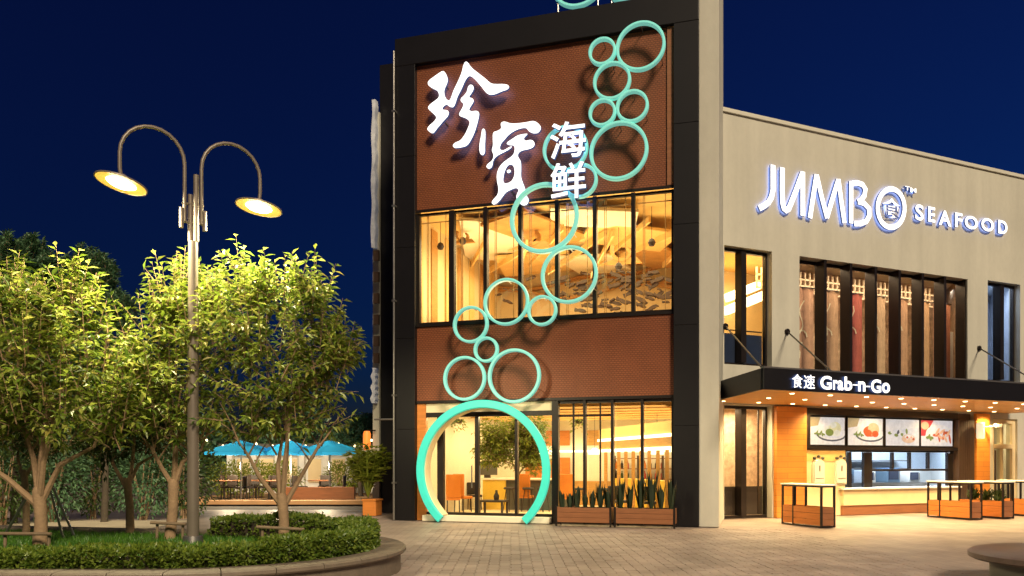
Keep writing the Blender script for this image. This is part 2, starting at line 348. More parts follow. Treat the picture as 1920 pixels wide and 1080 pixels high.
def stroke(mb, pts, wd, y0, y1, m=0, ms=1, side=None):             # mitred band along a polyline in x,z
    P = [Vector((p[0], p[1])) for p in pts]; L = []; Rr = []
    for i, p in enumerate(P):
        d0 = (p - P[i - 1]).normalized() if i > 0 else (P[1] - p).normalized(); d1 = (P[i + 1] - p).normalized() if i < len(P) - 1 else d0
        t = d0 + d1; t = t.normalized() if t.length > 1e-4 else d0; nrm = Vector((-t.y, t.x)); k = 1 / max(.45, nrm.dot(Vector((-d0.y, d0.x))))
        L.append(p + nrm * wd / 2 * k); Rr.append(p - nrm * wd / 2 * k)
    n = len(P)
    for y, mm in ((y0, m), (y1, ms)):
        mb.add([(a.x, y, a.y) for a in L] + [(a.x, y, a.y) for a in Rr], [(i, i + 1, i + 1 + n, i + n) for i in range(n - 1)], mm)
    ol = L + Rr[::-1]; k = len(ol)
    mb.add([(a.x, y0, a.y) for a in ol] + [(a.x, y1, a.y) for a in ol], [(i, (i + 1) % k, (i + 1) % k + k, i + k) for i in range(k)], ms if side is None else side)
def filled_outline(polys, y0, y1, name, parent, mats):     # traced outlines with holes, via a filled 2-D curve
    cu = bpy.data.curves.new('outline', 'CURVE'); cu.dimensions = '2D'; cu.fill_mode = 'BOTH'; cu.extrude = (y1 - y0) / 2
    for poly in polys:
        sp = cu.splines.new('POLY'); sp.points.add(len(poly) - 1); sp.use_cyclic_u = True
        for p, (x, z) in zip(sp.points, poly): p.co = (x, z, 0, 1)
    o = bpy.data.objects.new('outline', cu); col.objects.link(o)
    dg = bpy.context.evaluated_depsgraph_get(); me = bpy.data.meshes.new_from_object(o.evaluated_get(dg)); bpy.data.objects.remove(o); bpy.data.curves.remove(cu)
    for v in me.vertices: v.co = (v.co.x, (y0 + y1) / 2 - v.co.z, v.co.y)
    me.materials.clear()
    for m in mats: me.materials.append(m)
    me.update()
    for p in me.polygons: p.material_index = 0 if p.normal.y < -.7 else (1 if p.normal.y > .7 else 2)
    o = bpy.data.objects.new(name, me); col.objects.link(o); o.parent = parent; return o
def smooth_poly(pts, it=2):
    for _ in range(it):
        q = []; n = len(pts)
        for i in range(n):
            a, b = pts[i], pts[(i + 1) % n]
            q += [(a[0] * .75 + b[0] * .25, a[1] * .75 + b[1] * .25), (a[0] * .25 + b[0] * .75, a[1] * .25 + b[1] * .75)]
        pts = q
    return pts
def add_leaf(mb, p, d, up, L, wd, fold=.25, m=0):
    d = d.normalized(); s = d.cross(up)
    if s.length < 1e-3: s = d.orthogonal()
    s.normalize(); n = s.cross(d); mid = p + d * (L * .45)
    mb.add([p, mid + s * wd * .5 + n * (wd * fold), p + d * L - n * L * .12, mid - s * wd * .5 + n * (wd * fold)], [(0, 1, 2), (0, 2, 3)], m)
def rv(s=1.0): return Vector((rnd.uniform(-1, 1), rnd.uniform(-1, 1), rnd.uniform(-1, 1))) * s

# ------------------------------------------------------------------ ground, plaza
g = MB(); g.add([(-400, -60, -.06), (400, -60, -.06), (400, 900, -.06), (-400, 900, -.06)], [(0, 1, 2, 3)])
tag(g.build('ground', M['asphalt']), kind='structure')
pz = bpy.data.objects.new('plaza', None)
g = MB(); g.add([(-16, -8, -.016), (26, -8, -.016), (26, 27, -.016), (-16, 27, -.016)], [(0, 1, 2, 3)])
plaza = tag(g.build('plaza', M['plaza']), kind='structure')
# individually laid pavers: rows running with the tower front
PL, PW, GAP = .34, .17, .006
ch = .026
def paver_poly(cx, cy, sx, sy): return [(cx - sx + ch, cy - sy), (cx + sx - ch, cy - sy), (cx + sx, cy - sy + ch), (cx + sx, cy + sy - ch), (cx + sx - ch, cy + sy), (cx - sx + ch, cy + sy), (cx - sx, cy + sy - ch), (cx - sx, cy - sy + ch)]
pm = MB(); pm.prism_xy(paver_poly(0, 0, PW / 2 - GAP / 2, PL / 2 - GAP / 2), -.05, 0); pme = pm.mesh('paver', M['paver'])
spots = []
for i in range(-20, 60):
    for j in range(0, 27):
        x = -3 + i * PW; y = 10.6 + j * PL + (i % 2) * PL / 2
        if x < -1.9 or x > 6.6: continue
        if y > 19.2: continue
        px = 960 + 1500 * x / y; py = 866 + 2400 / y
        if py > 1090 or px < 690 or px > 1940: continue
        if (x + 4.35) ** 2 + (y - 11.75) ** 2 < 2.72 ** 2: continue
        spots.append((y, x, y))
spots.sort()
for k, (_, x, y) in enumerate(spots[:300]):
    o = bpy.data.objects.new('paver', pme); col.objects.link(o); o.parent = plaza; o.location = (x, y, rnd.uniform(-.003, .002)); o.rotation_euler = (rnd.gauss(0, .003), rnd.gauss(0, .003), rnd.gauss(0, .006))
sm = MB()
for (_, x, y) in spots[300:]: sm.prism_xy(paver_poly(x, y, PW / 2 - GAP / 2, PL / 2 - GAP / 2), -.05, rnd.uniform(-.003, .002))
if sm.v: tag(sm.build('paver', M['paver'], plaza), kind='stuff')

# ------------------------------------------------------------------ restaurant tower
TW = 8.177
tower = thing('restaurant_tower', 'tall black framed tower with brown perforated panels and golden lit windows', 'building', T.w(0, 0), T.a)
for a, b in ((0, .6), (7.57, TW)):
    f = MB(); f.box(a + .012, b - .012, .012, .45, 0, 12.48); post = f.build('frame_post', M['frame'], tower)
    for k in range(5):
        f = MB(); f.box(a, b, 0, .44, k * 2.496, k * 2.496 + 2.488); f.build('cladding_panel', M['black'], post, bevel=.006)
f = MB(); f.box(0, TW, 0, .45, 12.484, 13.25); f.build('frame_beam', M['black'], tower, bevel=.012)
f = MB(); f.box(.02, .3, .454, 9, 0, 13.0); f.box(7.85, TW - .02, .454, 9, 0, 13.0); f.box(.3, 7.85, 8.7, 9, 0, 13); f.build('side_wall', M['black'], tower)
f = MB(); f.box(.304, 7.846, .454, 8.69, 12.6, 12.9); f.build('roof', M['black'], tower)
for z0, z1 in ((3.2, 5.36), (8.5, 12.48)):
    f = MB(); f.box(.604, 7.566, .15, .32, z0, z1); f.build('wall_panel', M['panel'], tower)
for z in (3.2, 5.3, 8.44):
    f = MB(); f.box(.606, 7.564, .11, .147, z, z + .07); f.build('trim_strip', M['frame'], tower)
f = MB(); f.box(7.40, 7.563, .1, .148, 8.52, 12.47); f.build('edge_channel', M['brownw'], tower)  # brown strip put in for the shade of the right reveal
# upper window: seven panes
win = MB(); win.box(.604, 7.566, .2, .3, 5.37, 5.43); win = win.build('window', M['frame'], tower)
f = MB(); f.box(.604, 7.566, .2, .3, 8.37, 8.43); f.build('head_rail', M['frame'], win)
mull = [.62, 1.62, 2.585, 3.555, 4.555, 5.555, 6.545, 7.55]
for i, x in enumerate(mull):
    wd = .05 if i not in (1,) else .075
    f = MB(); f.box(x - wd, x + wd, .13 if 0 < i < 7 else .17, .31, 5.372, 8.428); f.build('mullion', M['frame'], win)
for i in range(7):
    a, b = mull[i] + .08, mull[i + 1] - .05
    f = MB(); f.box(a, b, .24, .252, 5.43, 8.37); f.build('pane', M['glass'], win)
    f = MB()
    for x in (a + .16, a + .2, b - .16): f.box(x - .008, x + .008, .256, .275, 5.43, 8.37)
    f.box(a, b, .256, .272, 8.16, 8.19); f.build('glazing_bar', M['golddark'], win)
# lower right glazing
win2 = MB(); win2.box(4.56, 7.566, .2, .3, 3.12, 3.2); win2 = win2.build('window', M['frame'], tower)
f = MB(); f.box(4.56, 7.566, .2, .3, 0, .1); f.build('sill', M['frame'], win2)
m2 = [4.513, 5.291, 6.012, 6.772, 7.54]
for i, x in enumerate(m2):
    f = MB(); wd = .085 if i == 0 else .035; f.box(x - wd, x + wd, .12, .31, .002, 3.19); f.build('mullion', M['frame'], win2)
for i in range(4):
    f = MB(); f.box(m2[i] + .09, m2[i + 1] - .04, .24, .252, .1, 3.12); f.build('pane', M['glass'], win2)
f = MB(); f.box(4.95, 5.0, .26, .3, .1, 3.12).box(5.66, 5.7, .26, .3, .1, 3.12).box(4.6, 5.97, .262, .298, 2.78, 2.83); f.build('glazing_bar', M['frame'], win2)
# entrance bay
ent = MB()
ent.box(.604, .86, .16, .3, 0, 3.19, 1); ent.box(.864, 4.42, .18, .3, 2.95, 3.19, 0)
ent = ent.build('entrance', [M['lining'], M['orangew']], tower)
f = MB(); f.box(.864, 4.42, .16, .32, 2.82, 2.944); f.build('door_head', M['frame'], ent)
f = MB(); f.box(.864, 4.42, .2, .3, .16, .23); f.build('door_rail', M['frame'], ent)
for x, wd in ((1.28, .09), (2.33, .05), (3.44, .035)):
    f = MB(); f.box(x - wd, x + wd, .17, .31, .234, 2.816); f.build('door_post', M['frame'], ent)
for a, b in ((.87, 1.18), (1.38, 2.27), (2.39, 3.4), (3.49, 4.41)):
    f = MB(); f.box(a, b, .24, .252, .234, 2.816); f.build('pane', M['glass'], ent)
f = MB(); f.box(.87, 4.42, -.12, .35, .0, .155); f.build('threshold', M['creamw'], ent, bevel=.01)
for x in (2.22, 2.45):
    f = MB(); f.tube([(x, .1, .9), (x, .1, 1.5)], .018); f.build('handle', M['steel'], ent)
# rooms behind the glass
f = MB(); room(f, .32, 7.84, .33, 8.6, 5.3, 8.62); f.build('dining_room', [M['cream'], M['golddark'], M['gold']], tower, fixn=False)
f = MB(); room(f, .32, 7.84, .33, 8.6, .02, 3.3); f.build('lobby', [M['creamw'], M['cream'], M['creamw']], tower, fixn=False)
# dining-room ceiling pieces
for (x0, x1, y0, y1, z, rz, ry, mm) in ((.8, 2.6, 1.2, 5.5, 8.42, 18, 3, 'creamw'), (2.6, 4.2, .8, 4.0, 8.36, -22, -4, 'golddark'), (4.0, 6.4, 1.0, 2.6, 8.4, 12, 4, 'creamw'),
                                        (4.6, 7.2, 2.6, 4.6, 8.3, 24, 5, 'gold'), (1.2, 3.6, 4.6, 7.2, 8.3, 10, -4, 'gold'), (5.6, 7.4, 5, 7.5, 8.25, -20, 5, 'golddark'), (3.4, 5.4, 5, 7.4, 8.2, -8, 4, 'creamw')):
    f = MB(); cx, cy = (x0 + x1) / 2, (y0 + y1) / 2; f.box(x0 - cx, x1 - cx, y0 - cy, y1 - cy, -.05, .05)
    o = f.build('ceiling_panel', M[mm], tower, bevel=.02); o.location = (cx, cy, z); o.rotation_euler = (0, R(ry), R(rz))
for k in range(9):
    f = MB(); x = .9 + k * .8; f.box(-.03, .03, -2.2, 2.2, -.09, .09); o = f.build('ceiling_beam', M['gold'], tower); o.location = (x, 4.2 + .5 * math.sin(k * 1.7), 8.22 - .1 * (k % 3)); o.rotation_euler = (R(3 * math.sin(k)), 0, R(28 + 10 * math.sin(k * 2.1)))
# curling wave carving
for (px, py, y, s) in ((1000, 440, 2.2, .42), (870, 440, 2.0, .26), (1170, 470, 3.0, .4)):
    x, z, _ = T.hit(px, py, y); pts = []
    for k in range(26):
        t = k / 25 * 4.6; r = s * (1 - t / 5.6); pts.append((x + r * math.cos(t + 2.6) , z + r * math.sin(t + 2.6)))
    f = MB(); stroke(f, pts, s * .22, y, y + .12, 0, 0); f.prism_xz([(x - s * 1.9, z - s * .9), (x + s * 1.3, z - s * .95), (x + s * .9, z - s * .5), (x - s * .4, z - s * .45)], y + .02, y + .1)
    f.build('wave_carving', M['golddark'], tower)
# fish shoal relief on the back wall
shoal = MB()
for k in range(130):
    px = rnd.uniform(800, 1255); py = rnd.uniform(500, 590) if k % 2 else rnd.gauss(545, 22); px = px if rnd.random() < .4 else rnd.uniform(1040, 1255)
    x, z, _ = T.hit(px, py, 6.6)
    if not (5.4 < z < 8.0 and .5 < x < 7.6): continue
    a = rnd.uniform(-.6, .6); L = rnd.uniform(.06, .2); hh = L * .36
    pts = [(-L, 0), (-L * 1.4, hh * .8), (-L * 1.4, -hh * .8)]
    body = [(math.cos(t) * L, math.sin(t) * hh) for t in [i * math.pi / 5 - math.pi * .8 for i in range(9)]]
    pl = body + [(-L * 1.45, hh), (-L * 1.45, -hh)]
    pl = [(x + p[0] * math.cos(a) - p[1] * math.sin(a), z + p[0] * math.sin(a) + p[1] * math.cos(a)) for p in pl]
    shoal.prism_xz(pl, 6.6 - rnd.uniform(0, .2), 6.64)
tag(shoal.build('fish_relief', M['darkw'], tower), kind='stuff')
f = MB()
for k in range(4):
    pts = [T.hit(px, 560 - k * 18 + 10 * math.sin(px / 40 + k * 2) - (px - 800) * .05, 8.3)[:2] for px in range(800, 1300, 12)]; stroke(f, pts, .09, 8.3, 8.5, 0, 0)
f.build('wave_band', M['golddark'], tower)
light('AREA', T.w(4, 4.2, 8.0), 420, (1, .80, .42), 6, (0, 0, T.a), 6, name='dining_room_light')
light('AREA', T.w(4, 2.2, 5.6), 340, (1, .78, .40), 6, (R(180), 0, T.a), 3, name='dining_room_cove_light')
light('AREA', T.w(4, 4.2, 3.1), 640, (1, .79, .42), 6.5, (0, 0, T.a), 6.5, name='lobby_light')
light('AREA', T.w(2.4, .9, 2.9), 70, (1, .76, .38), 3, (R(-20), 0, T.a), .6, name='entrance_light')
for k in range(7):
    f = MB(); f.box(.325, .36, .7 + k * 1.1, 1.15 + k * 1.1, 5.32, 8.5); f.build('wall_batten', M['golddark' if k % 2 else 'gold'], tower)
dpn = thing('pendant_globe', 'x', 'pendant lamp', (0, 0, 0), 0, 'small globe lamps in the upper dining room')
f = MB(); f.lathe([(0, -.11), (.07, -.09), (.11, 0), (.07, .09), (.02, .12), (0, .12)], 14); f.build('shade', M['darkc'], dpn, smooth=True)
f = MB(); f.tube([(0, 0, .12), (0, 0, 1.1)], .008, 5); f.build('cord', M['darkc'], dpn)
for i, (px, py, y, lab) in enumerate(((826, 462, 1.6, 'dark globe lamp in the first golden pane'), (868, 452, 1.8, 'dark globe lamp in the second golden pane'), (1005, 455, 2.6, 'dark globe lamp seen through the largest ring'), (1160, 500, 2.2, 'dark globe lamp in the sixth golden pane'), (1222, 455, 2.0, 'dark globe lamp in the last golden pane'))):
    o = dpn if i == 0 else copy_tree(dpn); x, z, _ = T.hit(px, py, y); o.location = T.w(x, y, z); o['label'] = lab
# lobby fittings belonging to the building
def lob(px, py, y): x, z, _ = T.hit(px, py, y); return x, z
f = MB(); 
for (a, b, c, d) in ((800, 860, 845, 905), (985, 1034, 862, 900), (1045, 1068, 858, 897)):
    x0, z1 = lob(a, c, 8.4); x1, z0 = lob(b, d, 8.4); f.box(x0, x1, 8.4, 8.5, z0, z1)
f.build('orange_wall_panel', M['orangew'], tower)
f = MB(); x0, z = lob(800, 838, 8.3); f.box(.4, 7.7, 8.2, 8.55, 1.95, 2.02); f.build('wall_ledge', M['lampdim'], tower)
xa, za = lob(1268, 818, .9); xb, zb = lob(1120, 828, 6.5)
d = Vector((xb - xa, 5.6)); 
for (h0, h1, off, mm) in ((2.28, 2.36, 0, 'lampdim'), (2.36, 2.7, .06, 'gold'), (2.02, 2.27, .05, 'golddark'), (1.94, 2.01, 0, 'lampdim')):
    f = MB(); n = Vector((-d.y, d.x)).normalized(); n = n if n.x > 0 else -n
    p = [Vector((xa, .9)) + n * off, Vector((xb, 6.5)) + n * off, Vector((xb, 6.5)) + n * (off + .5), Vector((xa, .9)) + n * (off + .5)]
    f.prism_xy([(q.x, q.y) for q in p], h0, h1); f.build('bulkhead', M[mm], tower)
f = MB()
for k in range(11):
    t = k / 10; q = Vector((xa, .9)).lerp(Vector((xb, 6.5)), t) + n * .3; f.box(q.x - .05, q.x + .05, q.y - .05, q.y + .05, .02, 1.93)
f.build('bar_screen', M['golddark'], tower)
f = MB(); f.prism_xy([(q.x + .6, q.y) for q in p], .02, 1.05); f.build('bar_front', M['yellow'], tower)

# beige pier on the corner of the tower
pier = MB(); pier.box(0, .475, .05, 2.85, 0, 14.6)
pier = pier.build('corner_pier', M['beige'], bevel=.012); pier.location = T.w(TW + .004, 0); pier.rotation_euler = (0, 0, T.a)
tag(pier, 'tall narrow beige pier rising between the black tower and the beige wing', 'pier')

# ------------------------------------------------------------------ rings
def ring(px, py, r_px, label, y=-.32, grp='round turquoise rings climbing the tower'):
    x, z, Y = T.hit(px, py, y); r = r_px * Y / 1500 * 1.005
    t = thing('ring', label, 'ring', T.w(x, y, z), T.a, grp)
    th = max(.07, r * .11)
    f = MB(); f.ring_xz(r, r - th, -.07, .07); f.build('hoop', M['ring'], t, smooth=True)
    k = 3
    for i in range(k):
        a = R(90 + i * 120); f = MB(); rr = r - th / 2
        f.box(rr * math.cos(a) - .009, rr * math.cos(a) + .009, .072, -y + .14, rr * math.sin(a) - .009, rr * math.sin(a) + .009); f.build('bracket', M['steel'], t)
    return t
for a in ((1201, 87, 46, 'large turquoise ring at the top right corner of the brown panel'),
          (1129.5, 97, 26, 'small turquoise ring touching the left side of the topmost large ring'),
          (1147.5, 152, 35.5, 'middle sized turquoise ring directly below the topmost pair of rings'),
          (1185.5, 199.5, 30.5, 'turquoise ring to the right of its small twin, above the largest upper ring'),
          (1129.5, 211.5, 25.8, 'small turquoise ring to the left, above the largest upper ring'),
          (1160, 283, 55, 'largest turquoise ring on the upper brown panel, right of the two small white characters'),
          (1060, 279, 43, 'turquoise ring partly hidden behind the upper small white character'),
          (1088, 339, 32.5, 'turquoise ring partly hidden behind the lower small white character'),
          (1020, 409, 66, 'largest turquoise ring, crossing the top edge of the golden window'),
          (1067, 515, 54, 'large turquoise ring wholly in front of the golden window, below the largest one'),
          (949, 566, 44, 'middle sized turquoise ring over the lower edge of the golden window'),
          (1016.5, 582.5, 28.5, 'small turquoise ring on the window sill between two larger rings'),
          (882.5, 608.5, 34.5, 'turquoise ring half on the window and half on the lower brown panel'),
          (911.5, 655.5, 24, 'smallest turquoise ring, in the middle of the lower brown panel'),
          (871, 709.5, 41.5, 'left one of the pair of rings just above the entrance arch'),
          (964, 705, 51, 'bigger right one of the pair of rings just above the entrance arch')): ring(*a)
for (px, py, r, lab) in ((1083.5, -39, 53, 'turquoise ring standing on the roof edge of the black tower'), (1168, -26, 30, 'small turquoise ring on the roof edge beside the bigger roof ring')):
    t = ring(px, py, r, lab, .22)
    x, z, Y = T.hit(px, py, .22); rr = r * Y / 1500
    for sx in (-.72, .72):
        f = MB(); f.tube([(sx * rr, 0, 13.25 - z), (sx * rr, 0, -rr * .66)], .025); f.build('post', M['steel'], t)

# entrance arch
x, z, Y = T.hit(905.7, 882, -.25); r = 131.5 * Y / 1500
arch = thing('entrance_arch', 'big turquoise moon gate ring standing in front of the glass entrance', 'arch', T.w(x, -.25, 0), T.a)
th = .205; dn = math.asin(min(1, z / r))
f = MB(); f.ring_xz(r, r - th, -.16, -.05, (0, z), 96, -dn, math.pi + dn); f.build('hoop', M['archm'], arch, smooth=True)
f = MB(); f.ring_xz(r - th + .03, r - th - .02, -.047, .3, (0, z), 96, -dn + .02, math.pi + dn - .02); f.build('lining', M['lining'], arch, smooth=True)

# ------------------------------------------------------------------ calligraphy sign
def zc(p): return (780 + p[0] / 3.374, 90 + p[1] / 3.374)
cy = -.02
sign = thing('calligraphy_sign', 'big glowing white brush written characters on the upper brown panel', 'sign', T.w(0, 0, 0), T.a)
def tr(pts, it=2):
    return smooth_poly([T.hit(*zc(p), -.1)[:2] for p in pts], it)
A1 = [(175,145),(192,165),(205,200),(200,228),(183,262),(180,290),(190,322),(210,338),(222,325),(240,270),(268,215),(295,150),(300,115),(315,86),(332,95),(350,125),(400,165),(440,195),(475,228),(510,232),(560,230),(592,240),(588,264),(545,277),(500,298),(465,300),(440,280),(415,245),(370,195),(345,178),(330,185),(310,215),(290,265),(265,310),(250,360),(238,380),(215,375),(200,360),(180,368),(168,385),(175,395),(200,395),(212,410),(205,435),(180,460),(155,490),(130,520),(112,545),(90,535),(70,515),(90,490),(120,465),(135,440),(110,415),(76,385),(85,365),(110,345),(145,320),(150,300),(140,272),(105,258),(76,235),(80,210),(115,185),(150,160)]
A2 = [(345,233),(365,240),(368,265),(350,295),(335,315),(360,320),(370,340),(350,370),(335,395),(355,405),(385,398),(404,412),(398,450),(385,500),(370,545),(345,595),(325,622),(290,632),(245,637),(233,618),(250,600),(285,588),(315,545),(335,500),(345,470),(325,450),(300,440),(276,432),(275,415),(295,385),(305,355),(285,340),(285,322),(305,305),(325,280),(330,250)]
B1 = [(420,512),(440,515),(442,560),(438,620),(440,665),(425,684),(408,672),(402,640),(405,600),(415,555)]
B2 = [(488,535),(515,528),(545,512),(535,478),(560,465),(602,482),(660,478),(710,470),(750,462),(782,485),(795,510),(778,540),(745,545),(715,530),(700,505),(650,515),(620,530),(590,550),(560,585),(538,610),(530,645),(556,652),(590,630),(612,622),(600,640),(552,666),(518,682),(490,710),(485,755),(465,770),(445,755),(455,735),(485,715),(495,680),(480,650),(490,620),(488,585)]
B3 = [(612,577),(645,554),(692,545),(712,545),(680,575),(695,592),(730,580),(754,600),(748,630),(710,645),(675,650),(650,665),(645,690),(665,715),(668,760),(665,820),(680,860),(695,900),(700,935),(718,960),(708,990),(680,1002),(655,982),(635,955),(640,925),(655,900),(635,885),(600,900),(570,915),(545,950),(525,975),(495,997),(478,980),(495,955),(520,930),(525,890),(515,850),(512,805),(524,762),(552,727),(585,704),(620,678),(628,640),(622,618),(590,618),(570,605)]
H1 = [(590,738),(622,745),(628,800),(610,845),(570,862),(552,850),(558,800),(570,765)]
H2 = [(575,775),(600,770),(602,790),(580,795)]
filled_outline([tr(A1), tr(A2)], -.13, -.05, 'character', sign, SIGN())
filled_outline([tr(B1), tr(B2), tr(B3), tr(H1), tr(H2)], -.13, -.05, 'character', sign, SIGN())
f = MB()
for (px, py) in ((835, 160), (835, 230), (900, 150), (890, 240), (945, 240), (965, 300), (960, 360)):
    x, z, _ = T.hit(px, py, -.05); f.box(x - .02, x + .02, -.048, .15, z - .02, z + .02)
f.build('standoff', M['steel'], sign)
sign2 = thing('character_sign', 'two small glowing white characters stacked beside the brush written ones', 'sign', T.w(0, 0, 0), T.a)
for chh, (a, b, c, d) in (('海', (1032, 1099, 230, 296)), ('鲜', (1033, 1099, 306, 373))):
    x0, z1, _ = T.hit(a, c + 3, -.5); x1, z0, _ = T.hit(b, d - 3, -.5); glyph(chh, (x0, x1, z0, z1), -.5, .1, sign2, .012).name = 'character'
f = MB()
for (px, py) in ((1050, 260), (1090, 260), (1050, 340), (1090, 340)):
    x, z, _ = T.hit(px, py, -.45); f.box(x - .015, x + .015, -.448, .15, z - .015, z + .015)
f.build('standoff', M['steel'], sign2)

# ------------------------------------------------------------------ beige wing
wing = thing('beige_wing', 'long beige two storey wing with tall dark framed windows', 'building', W.w(0, 0), W.a)
WE = 15.5; WH = 11.3
holes = [(.24, 1.94, 4.32, 7.62), (2.97, 10.19, 4.3, 7.6), (11.18, 12.84, 4.3, 7.66), (.24, 1.94, 0, 3.19), (3.2, 10.47, .0, 3.19), (11.45, 12.7, 0, 3.05)]
f = holed_wall(.0, WE, 0, WH, holes, 0, .4); f.build('front_wall', M['beige'], wing)
f = MB(); f.box(-.0, WE, -.06, .46, WH + .004, WH + .12); f.build('parapet_cap', M['beigetrim'], wing, bevel=.01)
f = MB(); f.prism_xy([(.1, .46), (WE, .46), (WE, 9), (7.8, 9)], WH - .6, WH - .4); f.box(WE - .3, WE, .41, 9, 0, WH - .62); f.box(7.8, WE - .31, 8.7, 9, 0, WH - .62); f.build('roof', M['beige'], wing)
for (x0, x1, y1, z0, z1, mats) in ((.12, 2.5, 3.4, 4.0, 7.9, ('cream', 'golddark', 'gold')), (2.7, 10.6, 2.3, 4.0, 7.9, ('patt', 'navy', 'creamw')), (10.9, 13.1, 2.5, 4.0, 7.9, ('bluewall', 'navy', 'kitw')),
                                    (.12, 2.4, 1.5, .02, 3.19, ('patt', 'cream', 'creamw')), (4.3, 9.9, 2.6, .02, 3.0, ('kitw', 'greyd', 'kitw')), (11.2, 13.0, 2.0, .02, 3.2, ('creamw', 'cream', 'creamw'))):
    f = MB(); room(f, x0, x1, .405, y1, z0, z1, sl=.86); f.build('room', [M[k] for k in mats], wing, fixn=False)
light('AREA', W.w(2.3, 1.7, 7.6), 130, (1, .68, .28), 1.8, (0, 0, W.a), 2.2, name='stair_room_light')
light('AREA', W.w(7.2, .75, 7.7), 190, (1, .72, .45), 7, (0, 0, W.a), .5, name='banner_room_light')
light('AREA', W.w(12.4, 1.2, 7.7), 60, (.88, .94, 1), 1.6, (0, 0, W.a), 1.5, name='blue_room_light')
light('AREA', W.w(1.4, .8, 3.1), 150, (1, .76, .45), 1.6, (0, 0, W.a), .6, name='door_room_light')
light('AREA', W.w(7.6, 1.1, 2.9), 330, (.85, .93, 1), 4.8, (0, 0, W.a), 1.2, name='kitchen_light')
light('AREA', W.w(12.4, 1, 3.1), 40, (1, .8, .45), 1.4, (0, 0, W.a), .8, name='side_room_light')
def tall_window(x0, x1, z0, z1, posts, y=.2, spandrel=None, glassm='glass'):
    f = MB(); f.box(x0 + .003, x1 - .003, y, y + .12, z1 - .09, z1 - .003); f.box(x0 + .003, x1 - .003, y, y + .12, z0 + .003, z0 + .08); f.box(x0 + .003, x0 + .06, y, y + .12, z0 + .082, z1 - .092); f.box(x1 - .06, x1 - .003, y, y + .12, z0 + .082, z1 - .092)
    w = f.build('window', M['frame'], wing)
    xs = [x0 + .06] + posts + [x1 - .06]
    for x in posts:
        f = MB(); f.box(x - .09, x + .09, .06, y + .13, z0 + .083, z1 - .093); f.build('mullion', M['frame'], w)
    for i in range(len(xs) - 1):
        f = MB(); f.box(xs[i] + (.09 if i else 0), xs[i + 1] - (.09 if i < len(posts) else 0), y + .05, y + .062, z0 + .08, z1 - .09); f.build('pane', M[glassm], w)
    if spandrel:
        f = MB(); f.box(x0 + .06, x1 - .06, y + .15, y + .18, z0 + .082, spandrel); f.build('spandrel', M['navy'], w)
        f = MB(); f.tube([(x0 + .06, y + .16, spandrel + .1), (x1 - .06, y + .16, spandrel + .1)], .02); f.build('rail', M['frame'], w)
    return w
w1 = tall_window(.24, 1.94, 4.32, 7.62, [.98], .2, 5.25)
w3 = tall_window(11.18, 12.84, 4.3, 7.66, [12.0], .2, None, 'bglass')
w4 = tall_window(.24, 1.94, 0, 3.19, [.98], .2)
f = MB(); f.box(.3, .34, .3, .34, .09, 3.1).box(1.7, 1.74, .3, .34, .09, 3.1); f.box(.3, 1.88, .33, .36, .082, .9); f.build('door_panel', M['darkc'], wing)
# stair room: bright sloping soffits
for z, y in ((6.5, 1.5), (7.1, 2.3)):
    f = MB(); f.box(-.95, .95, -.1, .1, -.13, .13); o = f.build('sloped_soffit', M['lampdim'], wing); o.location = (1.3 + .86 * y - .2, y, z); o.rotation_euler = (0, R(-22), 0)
# banner window: deep black fins, seven bays
f = MB(); f.box(2.973, 10.187, .34, .4, 7.5, 7.597).box(2.973, 10.187, .34, .4, 4.303, 4.37); bw = f.build('window', M['frame'], wing)
bx = [2.97 + i * 1.031 for i in range(8)]
for i in range(8):
    f = MB(); x = bx[i]; wd = .05
    f.box(max(x - wd, 2.973), min(x + wd, 10.187), .02 if 0 < i < 7 else .05, .4, 4.304 if not 0 < i < 7 else 4.304, 7.59); f.build('fin', M['frame'], bw)
for i in range(7):
    f = MB(); f.box(bx[i] + .06, bx[i + 1] - .06, .36, .372, 4.372, 7.498); f.build('pane', M['glass'], bw)
# banners hung behind the banner window
bancol = [(.52, .29, .2), (.5, .3, .19), (.42, .1, .08), (.56, .36, .23), (.5, .28, .17), (.5, .29, .16), (.46, .22, .15)]
for i in range(7):
    xx = bx[i] + .62; yy = 1.0
    t = thing('banner', ['pink brown banner behind the first pane', 'plain tan banner behind the second pane', 'dark red banner behind the third pane', 'pale cream banner behind the middle pane', 'orange brown banner behind the fifth pane', 'ochre banner with looping brush line behind the sixth pane', 'reddish banner behind the last pane'][i] + ' of the wide window', 'banner', W.w(xx + .5, yy, 4.35), W.a, 'banners behind the wide window')
    f = MB(); pts = [(-.42, .0), (.42, 0), (.42, 2.5), (-.42, 2.5)]
    for k in range(8):
        x0 = -.42 + .105 * k; f.add([(x0, .02 * math.sin(k * 1.9), .05), (x0 + .105, .02 * math.sin((k + 1) * 1.9), .05), (x0 + .105, .02 * math.sin((k + 1) * 1.9), 2.62), (x0, .02 * math.sin(k * 1.9), 2.62)], [(0, 1, 2, 3)])
    f.build('cloth', mat('banner_cloth', bancol[i], .8, 0, .3, 5), t)
    f = MB(); f.tube([(-.45, 0, 2.64), (.45, 0, 2.64)], .018); f.build('rod', M['frame'], t)
    f = MB(); q = random.Random(i)
    pts = [(-.3 + .1 * math.sin(k * 1.1 + i) + .02 * k, .3 + k * .16) for k in range(13)]
    stroke(f, pts, .035, -.045, -.035, 0, 0); stroke(f, [(-.1 + .2 * math.cos(t * .6), 1.1 + i * .12 + .2 * math.sin(t * .6)) for t in range(9)], .04, -.05, -.04, 0, 0); f.build('brush_mark', M['creamw'], t)
f = MB()
for z in (6.95, 7.15, 7.35): f.box(2.7, 10.5, 1.5, 1.55, z, z + .05)
